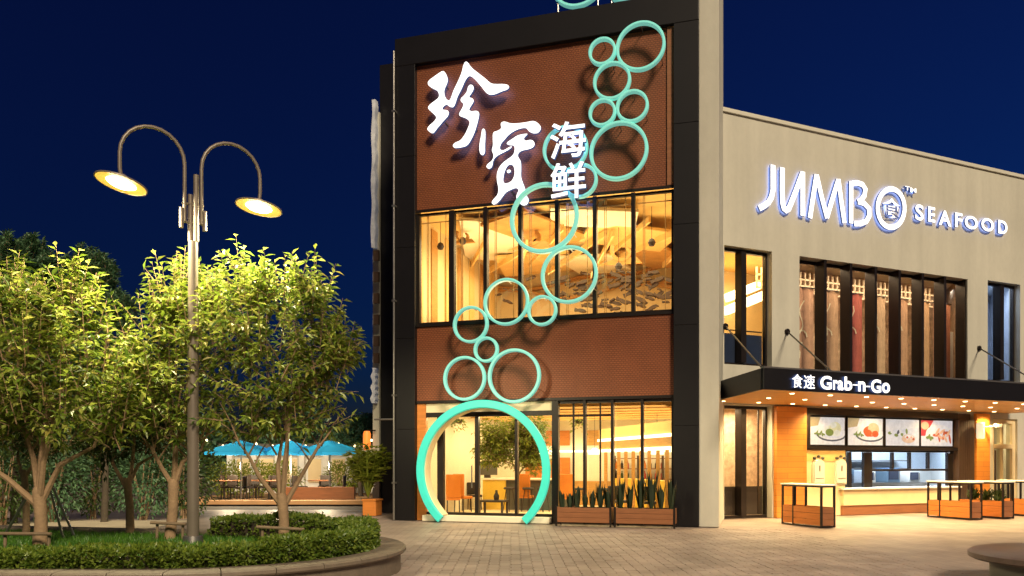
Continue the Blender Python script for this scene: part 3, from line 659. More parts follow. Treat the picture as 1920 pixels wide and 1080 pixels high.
for k in range(40): f.box(2.7 + k * .195, 2.74 + k * .195, 1.5, 1.55, 6.95, 7.6)
f.build('lattice_screen', M['lattice'], wing)
# blue room screen wall
f = MB(); f.box(11.3, 12.5, 1.6, 1.7, 4.2, 6.2); f.build('screen_panel', M['kitw'], wing)

# illuminated wing sign
def zj(p): return (1400 + p[0] / 3.692, 290 + p[1] / 3.692)
def wj(p, y=-.1): return W.hit(*zj(p), y)[:2]
js = thing('wing_sign', 'glowing white JUMBO SEAFOOD lettering high on the beige wall', 'sign', W.w(0, 0, 0), W.a)
def letter(strokes, wd=.17):
    f = MB()
    for i, s in enumerate(strokes): stroke(f, [wj(p) for p in s], wd, -.115 - .002 * i, -.06 - .002 * i, 0, 1, 2)
    o = f.build('letter', SIGN(), js); return o
letter([[(180, 72), (180, 160), (180, 245), (170, 295), (150, 330), (122, 352), (85, 372)]])
letter([[(245, 90), (244, 250), (248, 340), (256, 372), (272, 385), (288, 376), (302, 345), (345, 235), (384, 130)], [(386, 118), (386, 250), (386, 424)]])
letter([[(436, 440), (458, 290), (482, 140)], [(482, 140), (516, 290), (555, 440)], [(552, 438), (590, 310), (632, 175)], [(632, 170), (650, 310), (674, 474)]], .16)
letter([[(722, 185), (721, 330), (721, 476)], [(728, 200), (765, 196), (800, 208), (820, 240), (812, 285), (788, 315), (768, 328)], [(768, 326), (810, 338), (845, 375), (846, 425), (825, 462), (785, 478), (742, 478)]], .16)
f = MB(); pts = [wj((998 + 93 * math.cos(t), 371 + 133 * math.sin(t))) for t in [i * 2 * math.pi / 40 for i in range(41)]]; stroke(f, pts, .16, -.115, -.06, 0, 1, 2); f.build('letter', SIGN(), js)
x0, z1 = wj((938, 290)); x1, z0 = wj((1062, 445)); x1 = x0 + 1.02 * (x1 - x0); glyph('食', (x0, x1, z0 - .03, z1), -.09, .05, js, .02)
for chh, a, b, c, d in (('T', 1088, 1120, 215, 258), ('M', 1124, 1165, 226, 272)):
    x0, z1 = wj((a, c + 4)); x1, z0 = wj((b, d - 4)); glyph(chh, (x0, x1, z0, z1), -.1, .1, js, .015)
for chh, a, b, c, d in (('S', 1165, 1222, 336, 466), ('E', 1254, 1302, 355, 476), ('A', 1328, 1412, 374, 506), ('F', 1440, 1490, 396, 512), ('O', 1507, 1597, 410, 532), ('O', 1622, 1708, 426, 546), ('D', 1738, 1802, 446, 560)):
    xm = (a + b) / 2; sl = .16 * (b - a) / 2
    x0, z1 = wj((a, c + sl)); x1, z0 = wj((b, d - sl)); glyph(chh, (x0, x1, z0, z1), -.09, .055, js, .024)

# ------------------------------------------------------------------ canopy
CA = Frame(5.61, 17.9, 24.2)
canopy = thing('entrance_canopy', 'dark flat canopy with glowing orange underside over the takeaway counter', 'canopy', CA.w(0, 0, 0), CA.a)
def cl(wx, wy): dx, dy = wx - CA.o[0], wy - CA.o[1]; return dx * CA.u[0] + dy * CA.u[1], dx * CA.v[0] + dy * CA.v[1]
back = cl(*W.w(.2, -.004)[:2])[1]
left = [cl(5.43, 20.83), cl(5.84, 22.16)]
poly = [(0, 0), (14, 0), (14, back), (left[1][0], back), left[0]]
f = MB(); f.prism_xy([(p[0] * .999 + .01, p[1] * .998 + .01) for p in poly], 3.30, 3.66); f.build('roof_slab', M['frame'], canopy)
f = MB(); f.box(0, 14, -.03, .05, 3.22, 3.7); f.build('fascia', M['black'], canopy, bevel=.008)
sx, sy = left[0]; L = math.hypot(sx, sy); an = math.atan2(sy, sx)
f = MB(); f.box(.06, L, -.03, .03, 3.221, 3.699); o = f.build('fascia', M['black'], canopy); o.rotation_euler = (0, 0, an)
f = MB(); f.box(0, 14, -.04, .06, 3.703, 3.74); f.build('edge_cap', M['steel'], canopy)
# soffit boards, one by one
nb = 24
for k in range(nb):
    y0 = .06 + (back - .08) * k / nb; y1 = .06 + (back - .08) * (k + 1) / nb - .012
    xl = left[0][0] * min(1, y0 / left[0][1]) + .12 if y0 < left[0][1] else left[0][0] + (left[1][0] - left[0][0]) * (y0 - left[0][1]) / (back - left[0][1]) + .12
    f = MB(); f.box(xl, 14, y0, y1, 3.24, 3.285); f.build('soffit_board', M['soffit'], canopy)
for row, (yy, st) in enumerate(((.7, .3), (2.0, .75), (3.3, .35))):
    for k in range(11):
        x = st + k * 1.22
        if x < left[0][0] * yy / left[0][1] + .3: continue
        f = MB(); f.lathe([(.0, 3.236), (.035, 3.236), (.05, 3.226), (.06, 3.238)], 12, (x, yy, 0)); f.build('downlight', M['lamp'], canopy)
        if (k + row) % 2 == 0: light('SPOT', CA.w(x, yy, 3.2), 330, (1, .72, .32), .06, (0, 0, 0), spot=150, blend=.8, name='downlight_lamp')
# canopy sign on the fascia
gs = thing('canopy_sign', 'small glowing white Grab-n-Go lettering on the canopy edge', 'sign', CA.w(0, 0, 0), CA.a)
def zg(p): return (1470 + p[0] / 8.727, 690 + p[1] / 8.727)
for chh, a, b, c, d in (('食', 130, 300, 92, 335), ('速', 318, 502, 104, 350), ('G', 590, 778, 120, 362), ('r', 800, 872, 190, 362), ('a', 872, 968, 198, 372), ('b', 985, 1112, 136, 378), ('-', 1122, 1200, 262, 292), ('n', 1208, 1328, 212, 392), ('-', 1338, 1404, 288, 318), ('G', 1418, 1585, 178, 416), ('o', 1598, 1728, 234, 418)):
    x0, z1, _ = CA.hit(*zg((a, c + 4)), -.09); x1, z0, _ = CA.hit(*zg((b, d - 4)), -.09); glyph(chh, (x0, x1, z0, z1), -.075, .05, gs, .03 if ord(chh) < 256 else .006)
# tie rods
for (xw, xc, lab) in ((.26, .06, 'dark tie rod from beside the corner pier to the canopy corner'), (2.486, CA.hit(1566, 697)[0], 'dark tie rod from the wall between the narrow and the wide window'), (10.73, CA.hit(1960, 720)[0], 'dark tie rod from the wall beside the bluish window')):
    a = W.w(xw, -.03, 5.36); b = CA.w(xc, .12, 3.74)
    t = thing('tie_rod', lab, 'tie rod', a, 0, 'tie rods holding the canopy')
    f = MB(); f.tube([(0, 0, 0), tuple(b - a)], .022); f.build('rod', M['frame'], t)
    f = MB(); f.lathe([(0, -.05), (.085, -.05), (.085, .02), (0, .02)], 12); o = f.build('wall_plate', M['frame'], t); o.rotation_euler = (R(90), 0, W.a)

# ------------------------------------------------------------------ takeaway counter front (parts of the wing)
f = MB(); f.box(1.99, 3.12, -.14, -.004, 0, 3.19); f.build('orange_column', M['orange'], wing, bevel=.01)
f = MB(); f.box(10.47, 11.13, -.12, -.004, 0, 3.19); f.build('orange_column', M['orange'], wing, bevel=.01)
f = MB()
for k in range(9): f.box(9.68 + k * .087, 9.68 + k * .087 + .06, -.06, .1, .0, 2.98)
f.box(9.66, 10.465, .1, .2, 0, 3.18); f.build('slatted_column', M['darkw'], wing)
f = MB(); f.box(3.16, 3.34, -.05, .3, 1.98, 3.18); f.box(3.344, 9.655, -.05, .3, 2.98, 3.18); f.box(3.344, 9.655, -.05, .3, 1.96, 2.06); f.box(3.344, 9.655, .12, .3, 2.064, 2.976); f.build('menu_box', M['frame'], wing)
f = MB(); f.box(3.2, 4.78, .02, .3, 0, 1.955); f.build('cream_wall', M['cream'], wing)
f = MB(); f.box(3.2, 4.78, .006, .018, 1.62, 1.95); f.build('orange_wall_band', M['gold'], wing)
f = MB(); f.box(4.6, 9.65, -.1, .3, .29, .76); f.build('counter_front', M['cream'], wing, bevel=.01)
f = MB(); f.box(4.6, 9.65, -.06, .3, 0, .286); f.build('plinth', M['brownw'], wing)
f = MB(); f.box(4.52, 9.66, -.2, .4, .764, .815); f.build('counter_top', M['kitw'], wing, bevel=.008)
kw = MB(); kw.box(4.8, 9.65, .1, .2, 1.9, 1.957); kw = kw.build('serving_window', M['frame'], wing)
for x, wd in ((4.86, .05), (5.08, .06), (5.83, .17), (6.9, .035), (7.66, .035), (8.5, .035), (9.5, .12)):
    f = MB(); low = .82 if wd > .04 else 1.38; f.box(x - wd, x + wd, .1, .2, low, 1.896); f.build('mullion', M['frame'], kw)
f = MB(); f.box(6.02, 9.36, .1, .2, 1.31, 1.376); f.build('transom', M['frame'], kw)
for a, b, z0 in ((5.15, 5.65, .82), (6.01, 6.86, 1.38), (6.94, 7.62, 1.38), (7.7, 8.46, 1.38), (8.54, 9.37, 1.38)):
    f = MB(); f.box(a, b, .145, .155, z0, 1.895); f.build('pane', M['bglass'], kw)
# kitchen fittings
f = MB(); f.box(4.3, 10, 2.1, 2.55, 1.62, 1.66).box(4.3, 10, 2.1, 2.55, 1.35, 1.38); f.build('kitchen_shelf', M['steel'], wing)
kb = random.Random(3)
for (x, w, h, mm, lab, cat) in ((6.5, .5, .42, 'kitw', 'white boxy oven on the kitchen bench behind the counter', 'oven'), (7.6, .6, .5, 'kitb', 'blue steel drinks machine on the kitchen bench', 'machine'), (8.6, .55, .4, 'kitw', 'pale warming cabinet at the far end of the kitchen bench', 'cabinet'), (5.6, .35, 1.0, 'kitb', 'tall blue grey fridge behind the serving window', 'fridge')):
    t = thing(cat if cat != 'machine' else 'drinks_machine', lab, cat, W.w(x + 1.1, 1.6, .9 if h < .9 else .35), W.a)
    f = MB(); f.box(-w / 2, w / 2, 0, .5, 0, h); f.build('body', M[mm], t, bevel=.02)
    f = MB(); f.box(-w / 2 + .05, w / 2 - .12, -.03, -.003, h * .2, h * .85); f.build('door', M['navy'], t)
    f = MB(); f.tube([(w / 2 - .08, -.03, h * .2), (w / 2 - .08, -.03, h * .8)], .012); f.build('handle', M['steel'], t)
f = MB(); f.box(4.2, 10.1, 1.45, 2.5, .8, .9).box(4.2, 10.1, 1.5, 2.5, .02, .8); f.build('kitchen_bench', M['steel'], wing)

# menu light boxes
def lit(c, e=.72):
    m = mat('print_ink', c, .4, 0, .28, 9, emit=c, estr=e); nt = m.node_tree; b = nt.nodes['Principled BSDF']
    l = b.inputs['Base Color'].links[0]; nt.links.new(l.from_socket, b.inputs['Emission Color']); nt.links.remove(b.inputs['Base Color'].links[0]); b.inputs['Base Color'].default_value = (*[v * .2 for v in c], 1); return m
inkw = lit((.85, .82, .8)); inkg = lit((.20, .26, .06)); inkd = lit((.1, .1, .12)); inkp = lit((.78, .8, .62)); inkr = lit((.55, .1, .03)); inkk = lit((.85, .45, .28)); inkl = lit((.75, .74, .85)); inko = lit((.75, .5, .35)); inkt = lit((.5, .38, .2)); inkx = lit((.6, .05, .06)); inky = lit((.8, .72, .4))
def ell(cx, cz, rx, rz, n=20, a=0): return [(cx + rx * math.cos(t) * math.cos(a) - rz * math.sin(t) * math.sin(a), cz + rx * math.cos(t) * math.sin(a) + rz * math.sin(t) * math.cos(a)) for t in [2 * math.pi * i / n for i in range(n)]]
bxs = [(3.36, 4.86), (4.94, 6.45), (6.53, 8.05), (8.09, 9.6)]
labs = ['leftmost menu light box, pale food mound on a dark rimmed plate', 'menu light box with dark red food on a dark rimmed plate', 'pale menu light box with small scattered dishes', 'menu light box with a red corner and orange food, at the right end']
for i, (a, b) in enumerate(bxs):
    w, h = b - a, .88
    t = thing('menu_board', labs[i], 'menu board', W.w(a, .115, 2.08), W.a, 'menu light boxes above the counter')
    f = MB(); f.box(0, w, -.03, 0, 0, h); f.build('casing', M['frame'], t)
    f = MB(); L = [0.034]; mats = [inkw, inkd, inkp, inkg, inkr, inkk, inkl, inko, inkt, inkx, inky]
    def lay(pts, m):
        f.add([(max(.03, min(w - .03, x)), -L[0], max(.03, min(h - .03, z))) for x, z in pts], [tuple(range(len(pts)))], m); L[0] += .0015
    lay([(.03, .03), (w - .03, .03), (w - .03, h - .03), (.03, h - .03)], 0 if i < 2 else 6)
    if i < 2:
        lay([(.03, .55), (w, .75), (w, h), (.03, h)], 8 if i == 0 else 8); lay([(.4, .6), (w, .72), (w, .95), (.5, h)], 0)
        lay(ell(.95, .36, .62, .23), 1); lay(ell(.95, .39, .58, .21), 0); lay(ell(.97, .37, .42, .14), 6)
        for (cx, cz, rx, rz, m) in ((.95, .46, .3, .17, 2 if i == 0 else 4), (1.08, .52, .24, .2, 10 if i == 0 else 5), (.85, .4, .16, .11, 3 if i == 0 else 4), (1.15, .38, .14, .1, 2 if i == 0 else 4), (1.0, .62, .13, .09, 2 if i == 0 else 5)): lay(ell(cx, cz, rx, rz), m)
        for k in range(7): lay(ell(.3 + .05 * k, .36 + .04 * math.sin(k * 2), .07, .03, 8, k), 3)
    elif i == 2:
        lay([(.03, .5), (w, .6), (w, h), (.03, h)], 0)
        for k in range(9): lay(ell(.2 + .09 * k, .42 + .07 * math.sin(k * 1.7), .09, .05, 10, k), (3, 0, 6, 3, 1, 0, 3, 6, 3)[k])
        lay(ell(1.0, .25, .3, .14), 7); lay(ell(1.02, .3, .2, .08), 0)
        for k in range(5): lay(ell(.85 + .09 * k, .24 + .05 * (k % 2), .05, .04, 8), (5, 4, 7, 5, 4)[k])
    else:
        lay([(.03, .35), (.2, .35), (.6, h), (.03, h)], 9); lay(ell(.2, .68, .18, .13), 5)
        lay(ell(.85, .42, .62, .3), 0); lay(ell(.85, .42, .5, .23), 6)
        for k in range(10): lay(ell(.7 + .07 * k, .38 + .12 * math.sin(k * 1.9), .16, .05, 10, k * .9), (4, 5, 4, 5, 5, 4, 5, 4, 5, 4)[k])
        for k in range(4): lay(ell(.3 + .06 * k, .3 + .04 * math.sin(k * 2), .09, .05, 8, k), 3)
    f.build('print', mats, t, fixn=False)
# arched white lantern boxes on the cream wall
for (a, b, lab) in ((1527, 1546, 'white arched wall panel nearer the orange column'), (1569, 1587, 'white arched wall panel beside the serving window')):
    x0, z1, _ = W.hit(a, 862, -.05); x1, z0, _ = W.hit(b, 905, -.05); w = x1 - x0; h = z1 - z0
    t = thing('arched_panel', lab, 'wall panel', W.w(x0, .0, z0), W.a, 'white arched panels on the cream wall')
    arc = [(w / 2 + w / 2 * math.cos(R(k)), h * .78 + h * .22 * math.sin(R(k))) for k in range(0, 181, 15)]
    f = MB(); f.prism_xz([(0, 0), (w, 0)] + arc, -.06, .018); f.build('board', M['whitep'], t)
    f = MB(); f.prism_xz([(-.04, -.05), (w + .04, -.05)] + [(w / 2 + (w / 2 + .04) * math.cos(R(k)), h * .78 + (h * .22 + .04) * math.sin(R(k))) for k in range(0, 181, 15)], -.02, .016); f.build('border', M['creamw'], t)
    for s in (.1, .5, .9):
        f = MB(); f.lathe([(0, h + .05), (.05, h + .06), (.055, h + .11), (0, h + .14)], 10, (w * s, -.02, -.04 if s != .5 else .01)); f.build('knob', M['greyd'], t)
    f = MB(); f.box(w * .44, w * .56, -.066, -.062, h * .5, h * .75); f.box(w * .1, w * .9, -.066, -.062, h * .18, h * .21); f.build('mark', M['steel'], t)
# wall lamp on the far orange column
x, z, _ = W.hit(1834, 808, -.2)
t = thing('wall_lamp', 'white drum wall lamp on the farther orange column', 'wall lamp', W.w(x, -.12, z), W.a)
f = MB(); f.lathe([(0, -.26), (.1, -.26), (.12, -.24), (.12, .24), (.1, .26), (0, .26)], 20, (0, -.16, 0)); f.build('shade', mat('lamp_drum', (.9, .85, .7), .5, 0, 0, emit=(1, .85, .55), estr=.7), t, smooth=True)
f = MB(); f.box(-.04, .04, -.05, 0, -.06, .06); f.build('bracket', M['steel'], t)
x, z, _ = W.hit(1853, 800, -.2)
t = thing('security_camera', 'small white camera on an arm next to the drum wall lamp', 'camera', W.w(x - .1, -.12, z), W.a)
f = MB(); f.tube([(0, 0, 0), (.1, -.2, 0), (.3, -.22, .02)], .02); f.build('arm', M['whitep'], t)
f = MB(); f.box(.22, .5, -.3, -.18, -.03, .09); f.build('body', M['whitep'], t, bevel=.01)
# cream framed door on the far right
dw = MB(); dw.box(11.45, 11.6, .08, .3, 0, 3.04).box(12.55, 12.7, .08, .3, 0, 3.04).box(11.604, 12.546, .08, .3, 2.9, 3.04).box(11.604, 12.546, .08, .3, 2.05, 2.2).box(12.03, 12.11, .1, .28, 0, 2.046).box(12.03, 12.11, .1, .28, 2.204, 2.896)
dw = dw.build('door', M['cream'], wing)
for a, b in ((11.604, 12.026), (12.114, 12.546)):
    for c, d in ((0.02, 2.046), (2.204, 2.896)):
        f = MB(); f.box(a, b, .17, .182, c, d); f.build('pane', M['bglass'], dw)
f = MB()
for k in range(9): f.box(11.62 + k * .105, 11.66 + k * .105, .4, .43, .02, 2.0)
f.build('slatted_screen', M['brownw'], wing)

# ------------------------------------------------------------------ counter tables (standing planter tables)
def table_stand():
    t = thing('planter_table', 'tall dark metal stand with wooden trough, nearest the black tower', 'planter table', (0, 0, 0), 0, 'slim standing tables with wooden troughs under the canopy')
    Lx, Ly, H = .44, 1.46, 1.02
    for (x, y) in ((0, 0), (Lx - .05, 0), (0, Ly - .05), (Lx - .05, Ly - .05), (0, 1.0), (Lx - .05, 1.0)):
        f = MB(); f.box(x, x + .045, y, y + .045, 0, H - .045); f.build('leg', M['frame'], t)
    f = MB(); f.box(-.02, Lx + .02, -.02, Ly + .02, H - .003, H + .03); f.build('table_top', M['whitep'], t, bevel=.006)
    f = MB(); f.box(0, Lx - .005, 0, .045, H - .044, H - .005); f.box(0, Lx - .005, Ly - .05, Ly - .005, H - .044, H - .005); f.box(0, .045, .046, Ly - .052, H - .044, H - .005); f.box(Lx - .05, Lx - .005, .046, Ly - .052, H - .044, H - .005); f.build('rail', M['frame'], t); f = MB(); f.box(0, .045, .047, Ly - .052, .0, .035); f.box(.047, Lx - .052, .0, .045, 0, .035); f.box(Lx - .05, Lx - .005, .047, Ly - .052, .0, .035); f.build('rail', M['frame'], t)
    for k in range(3):
        z = .05 + k * .15
        f = MB(); f.box(.004, .03, .05, Ly - .055, z, z + .142); f.build('board', M['orangew'], t)
        f = MB(); f.box(Lx - .035, Lx - .009, .05, Ly - .055, z, z + .142); f.build('board', M['orangew'], t)
        f = MB(); f.box(.05, Lx - .055, .006, .032, z, z + .142); f.build('board', M['brownw'], t)
        f = MB(); f.box(.05, Lx - .055, Ly - .04, Ly - .014, z, z + .142); f.build('board', M['brownw'], t)
    f = MB(); f.box(.035, Lx - .04, .035, Ly - .045, .3, .42); f.build('soil', M['soil'], t)
    return t
st0 = table_stand()
stands = [(7.48, 19.35, 24.2 - 4, None), (12.62, 22.0, 20, 'tall dark metal stand with wooden trough beside the slatted column, second from the tower'), (13.78, 22.45, 20, 'tall dark metal stand with leafy wooden trough in front of the cream door'), (15.35, 23.1, 20, 'tall dark metal stand cut by the picture edge, farthest from the tower')]
stand_objs = []
for i, (x, y, a, lab) in enumerate(stands):
    o = st0 if i == 0 else copy_tree(st0)
    o.location = (x, y, 0); o.rotation_euler = (0, 0, R(a))
    if lab: o['label'] = lab
    stand_objs.append(o)

for k in range(3):
    p = stand_objs[2].location + Vector((.22 * math.cos(R(20)) - (.3 + .4 * k) * math.sin(R(20)), .22 * math.sin(R(20)) + (.3 + .4 * k) * math.cos(R(20)), .42)); rr = random.Random(90 + k); f = MB()
    for _ in range(90):
        a = rr.uniform(0, 6.28); add_leaf(f, Vector((rr.uniform(-.1, .1), rr.uniform(-.1, .1), rr.uniform(0, .25))), Vector((math.cos(a) * .6, math.sin(a) * .6, rr.uniform(.5, 1.6))), Vector((0, 0, 1)) + rv(.4), rr.uniform(.12, .3), .04)
    o = f.build('trough_plant', M['leafm'], fixn=False); o.location = p; tag(o, 'green plant in the leafy trough, ' + ('nearest end', 'middle', 'far end')[k], 'plant', 'green plants in the trough before the cream door')

# ------------------------------------------------------------------ planters with sword plants by the tower glass
def sword_plant(loc, label, n, h, q):
    f = MB()
    for k in range(n):
        a = q.uniform(0, 6.28); L = h * q.uniform(.6, 1.1); tilt = q.uniform(.02, .22); d = Vector((math.cos(a) * tilt, math.sin(a) * tilt, 1)); s = Vector((-math.sin(a), math.cos(a), 0)) * .035; b = Vector((math.cos(a), math.sin(a), 0)) * q.uniform(.0, .05)
        p = [b, b + d * L * .45 + s * .2, b + d * L * .8, b + d * L]
        f.add([b - s * .6, b + s * .6, p[1] + s, p[1] - s, p[2] + s * .7, p[2] - s * .7, p[3]], [(0, 1, 2, 3), (3, 2, 4, 5), (5, 4, 6)])
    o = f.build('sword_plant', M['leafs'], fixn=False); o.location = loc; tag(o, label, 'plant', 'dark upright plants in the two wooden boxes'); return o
pbx = [((1041, 985), (1146, 988), 'wooden plant box before the lobby glass, nearer the turquoise arch'), ((1151, 988), (1266, 992), 'wooden plant box before the lobby glass, next to the black post')]
q = random.Random(11)
for i, (a, b, lab) in enumerate(pbx):
    x0 = T.hit(a[0], a[1], -.75)[0]; x1 = T.hit(b[0], b[1], -.75)[0]; w = x1 - x0
    t = thing('plant_box', lab, 'planter', T.w(x0, -.75, 0), T.a, 'wooden plant boxes before the lobby glass')
    for k in range(3):
        z = .1 + .125 * k
        f = MB(); f.box(.05, w - .05, .01, .04, z, z + .119); f.build('board', M['brownw'], t)
        f = MB(); f.box(.05, w - .05, .46, .49, z, z + .119); f.build('board', M['brownw'], t)
    f = MB(); f.box(.008, .04, .05, .45, .1, .474).box(w - .04, w - .008, .05, .45, .1, .474); f.build('end_panel', M['brownw'], t)
    for (x, y) in ((0, 0), (w - .045, 0), (0, .455), (w - .045, .455)):
        f = MB(); f.box(x, x + .045, y, y + .045, 0, .5); f.build('leg', M['frame'], t)
    f = MB(); f.box(.05, w - .05, .042, .458, .3, .44); f.build('soil', M['soil'], t)
    n = 7 if i == 0 else 6
    places = ['at the left end', 'second from the left', 'third from the left', 'in the middle', 'fifth from the left', 'second from the right', 'at the right end']
    for k in range(n):
        xx = x0 + .12 + (w - .24) * k / (n - 1); hh = (.36, .3, .45, .3, .38, .52, .45)[k] if i == 0 else (.62, .5, .68, .8, .5, .62)[k]
        pl = places[k] if i == 0 else (places[:4] + places[5:])[k]
        sword_plant(T.w(xx, -.5 + q.uniform(-.05, .05), .435), 'dark upright plant %s in the box %s' % (pl, 'nearer the arch' if i == 0 else 'next to the black post'), 24, hh * 1.2, q)

# ------------------------------------------------------------------ lobby furniture (seen through the glass)
def tagc(o, lab): o['label'] = lab; return o
def chair(mname, label, group, h=.95):
    t = thing('chair', label, 'chair', (0, 0, 0), 0, group)
    f = MB(); f.box(-.22, .22, -.22, .22, .42, .5); f.build('seat', M[mname], t, bevel=.02)
    f = MB(); f.box(-.22, .22, .18, .24, .504, h); f.build('backrest', M[mname], t, bevel=.02)
    for sx in (-1, 1):
        for sy in (-1, 1):
            f = MB(); f.tube([(sx * .19, sy * .19, 0), (sx * .18, sy * .18, .418)], .018, 6); f.build('leg', M['darkc'], t)
    return t
lc = chair('orangec', 'x', 'orange chairs inside the lobby', 1.2)
lch = [(850, 2.6, 200, 'orange lobby chair nearest the left door post'), (868, 3.6, 160, 'orange lobby chair just behind the first one'), (985, 4.6, 180, 'orange lobby chair under the indoor tree'), (1062, 4.2, 190, 'orange lobby chair behind the glazing right of the arch')]
for i, (px, y, a, lab) in enumerate(lch):
    o = lc if i == 0 else copy_tree(lc); x, _, _ = T.hit(px, 900, y); o.location = T.w(x, y, .02); o.rotation_euler = (0, 0, T.a + R(a)); o['label'] = lab
x, _, _ = T.hit(925, 930, 3.0)
t = thing('low_table', 'small dark low table inside the glass entrance', 'table', T.w(x, 3.0, .02), T.a)
f = MB(); f.box(-.4, .4, -.3, .3, .36, .42); f.build('table_top', M['darkc'], t)
for sx in (-1, 1):
    for sy in (-1, 1):
        f = MB(); f.box(sx * .36 - .03, sx * .36 + .03, sy * .26 - .03, sy * .26 + .03, 0, .358); f.build('leg', M['darkc'], t)
o = MB(); o.lathe([(0, 0), (.07, 0), (.09, .12), (.04, .22), (.035, .3), (0, .3)], 14); o = o.build('vase', M['darkc'], smooth=True); o.location = T.w(x + .1, 3.0, .442); tag(o, 'dark bottle shaped vase on the low lobby table', 'vase')
xa_, _, _ = T.hit(905, 900, 5.0); xb_, _, _ = T.hit(1030, 900, 5.0)
t = thing('reception_counter', 'long reception counter with yellow side and dark grey front inside the lobby', 'counter', T.w(xa_, 5, .02), T.a)
f = MB(); f.box(0, (xb_ - xa_) * .35, .0, .7, 0, .98); f.build('end_block', M['yellow'], t)
f = MB(); f.box((xb_ - xa_) * .35 + .004, xb_ - xa_ + .6, .05, .7, 0, .98); f.build('front', M['greyd'], t)
f = MB(); f.box(-.05, xb_ - xa_ + .65, -.05, .75, .984, 1.04); f.build('counter_top', M['creamw'], t)
x, _, _ = T.hit(915, 880, 5.4)
t = thing('till_screen', 'dark till screen standing on the reception counter', 'screen', T.w(x, 5.3, 1.06), T.a)
f = MB(); f.box(-.35, .35, 0, .06, .1, .55); f.build('display', M['greyd'], t); f = MB(); f.box(-.1, .1, -.02, .1, 0, .1); f.build('stand', M['darkc'], t)
# back shelves with bottles, bar stools
x0, z0_ = lob(1050, 895, 8.2); 
shelf = thing('display_shelf', 'tall dark wooden display shelf against the back wall of the lobby', 'shelf', T.w(4.7, 7.9, .02), T.a)
for k in range(4):
    f = MB(); f.box(0, 2.6, 0, .35, .6 + k * .36, .63 + k * .36); f.build('shelf_board', M['brownw'], shelf)
for k in range(4):
    f = MB(); f.box(k * .85, k * .85 + .05, -.01, .36, 0, 1.8); f.build('upright', M['darkw'], shelf)
bt = MB(); bt.lathe([(0, 0), (.045, 0), (.045, .16), (.018, .22), (.018, .28), (0, .28)], 8); btm = [bt.mesh('bottle', M[k]) for k in ('darkc', 'orangec', 'leafm', 'red')]
for k in range(36):
    o = bpy.data.objects.new('bottle', btm[rnd.randrange(4)]); col.objects.link(o); o.location = T.w(4.8 + (k % 12) * .2, 8.05, .651 + (k // 12) * .36)
    tag(o, 'small %s bottle on the display shelf at the back of the lobby' % {'d': 'dark', 'o': 'orange', 'm': 'green', 'r': 'red'}[o.data.materials[0].name[0]], 'bottle', 'small %s bottles on the lobby display shelf' % o.data.materials[0].name.split('_')[0].replace('mid', 'green'))
stl = thing('bar_stool', 'x', 'stool', (0, 0, 0), 0, 'bar stools along the lobby counter')
f = MB(); f.lathe([(0, .70), (.17, .70), (.19, .73), (.17, .77), (0, .77)], 14); f.build('seat', M['darkc'], stl)
for k in range(4):
    a = k * math.pi / 2; f = MB(); f.tube([(.2 * math.cos(a), .2 * math.sin(a), 0), (.1 * math.cos(a), .1 * math.sin(a), .698)], .014, 6); f.build('leg', M['darkc'], stl)
for i, (px, lab) in enumerate(((955, 'dark bar stool left of the indoor tree trunk'), (990, 'dark bar stool right of the indoor tree trunk'), (1018, 'dark bar stool near the right edge of the arch'), (1085, 'dark bar stool behind the two thin mullions right of the arch'), (1135, 'dark bar stool behind the middle of the right hand glazing'))):
    o = stl if i == 0 else copy_tree(stl); x, _, _ = T.hit(px, 900, 4.3); o.location = T.w(x, 4.3, .02); o['label'] = lab
dch = chair('darkc', 'x', 'dark dining chairs in the lobby', .9)
for i, (px, y, a, lab) in enumerate(((862, 5.6, 160, 'dark lobby chair behind the orange ones'), (890, 4.8, 30, 'dark lobby chair behind the main door post'), (1160, 2.4, 40, 'dark lobby chair behind the glazing, above the gap between the plant boxes'), (1215, 2.0, 10, 'dark lobby chair behind the plants next to the black post'))):
    o = dch if i == 0 else copy_tree(dch); x, _, _ = T.hit(px, 900, y); o.location = T.w(x, y, .02); o.rotation_euler = (0, 0, T.a + R(a)); o['label'] = lab
for k in range(5):
    f = MB(); x = .6 + k * 1.5; f.box(x, x + .9, 8.5, 8.56, 2.2, 2.75); f.build('wall_picture', M[('patt', 'orangew', 'golddark', 'brownw', 'patt')[k]], tower)
f = MB(); f.box(.4, 7.7, 8.5, 8.57, .02, .9); f.build('dado_panel', M['golddark'], tower)
for k in range(6):
    f = MB(); f.box(.5, 7.6, 1.2 + k * 1.2, 1.3 + k * 1.2, 3.05, 3.28); f.build('ceiling_beam', M['golddark'], tower)
for i, (px, py, y, lab) in enumerate(((1002, 800, 2.0, 'hanging green plant near the right side of the arch'), (1085, 790, 3.0, 'hanging green plant behind the two thin mullions'), (860, 790, 3.4, 'hanging green plant behind the left door pane'))):
    x, z, _ = T.hit(px, py, y); t = thing('hanging_plant', lab, 'plant', T.w(x, y, z), T.a, 'hanging plants in the lobby'); rr = random.Random(200 + i)
    f = MB(); f.lathe([(0, -.08), (.1, -.06), (.13, .06), (.0, .05)], 12); f.tube([(0, 0, .05), (0, 0, 3.25 - z)], .006, 4); f.build('pot', M['darkc'], t, smooth=True)
    f = MB()
    for _ in range(120):
        a = rr.uniform(0, 6.28); k = rr.random(); p = Vector((math.cos(a) * .22 * k ** .5, math.sin(a) * .22 * k ** .5, .08 - .45 * k * rr.random())); add_leaf(f, p, Vector((math.cos(a), math.sin(a), -.5)) + rv(.5), Vector((0, 0, 1)) + rv(.4), rr.uniform(.06, .13), .05)
    f.build('leaves', M['leafp'], t, fixn=False)
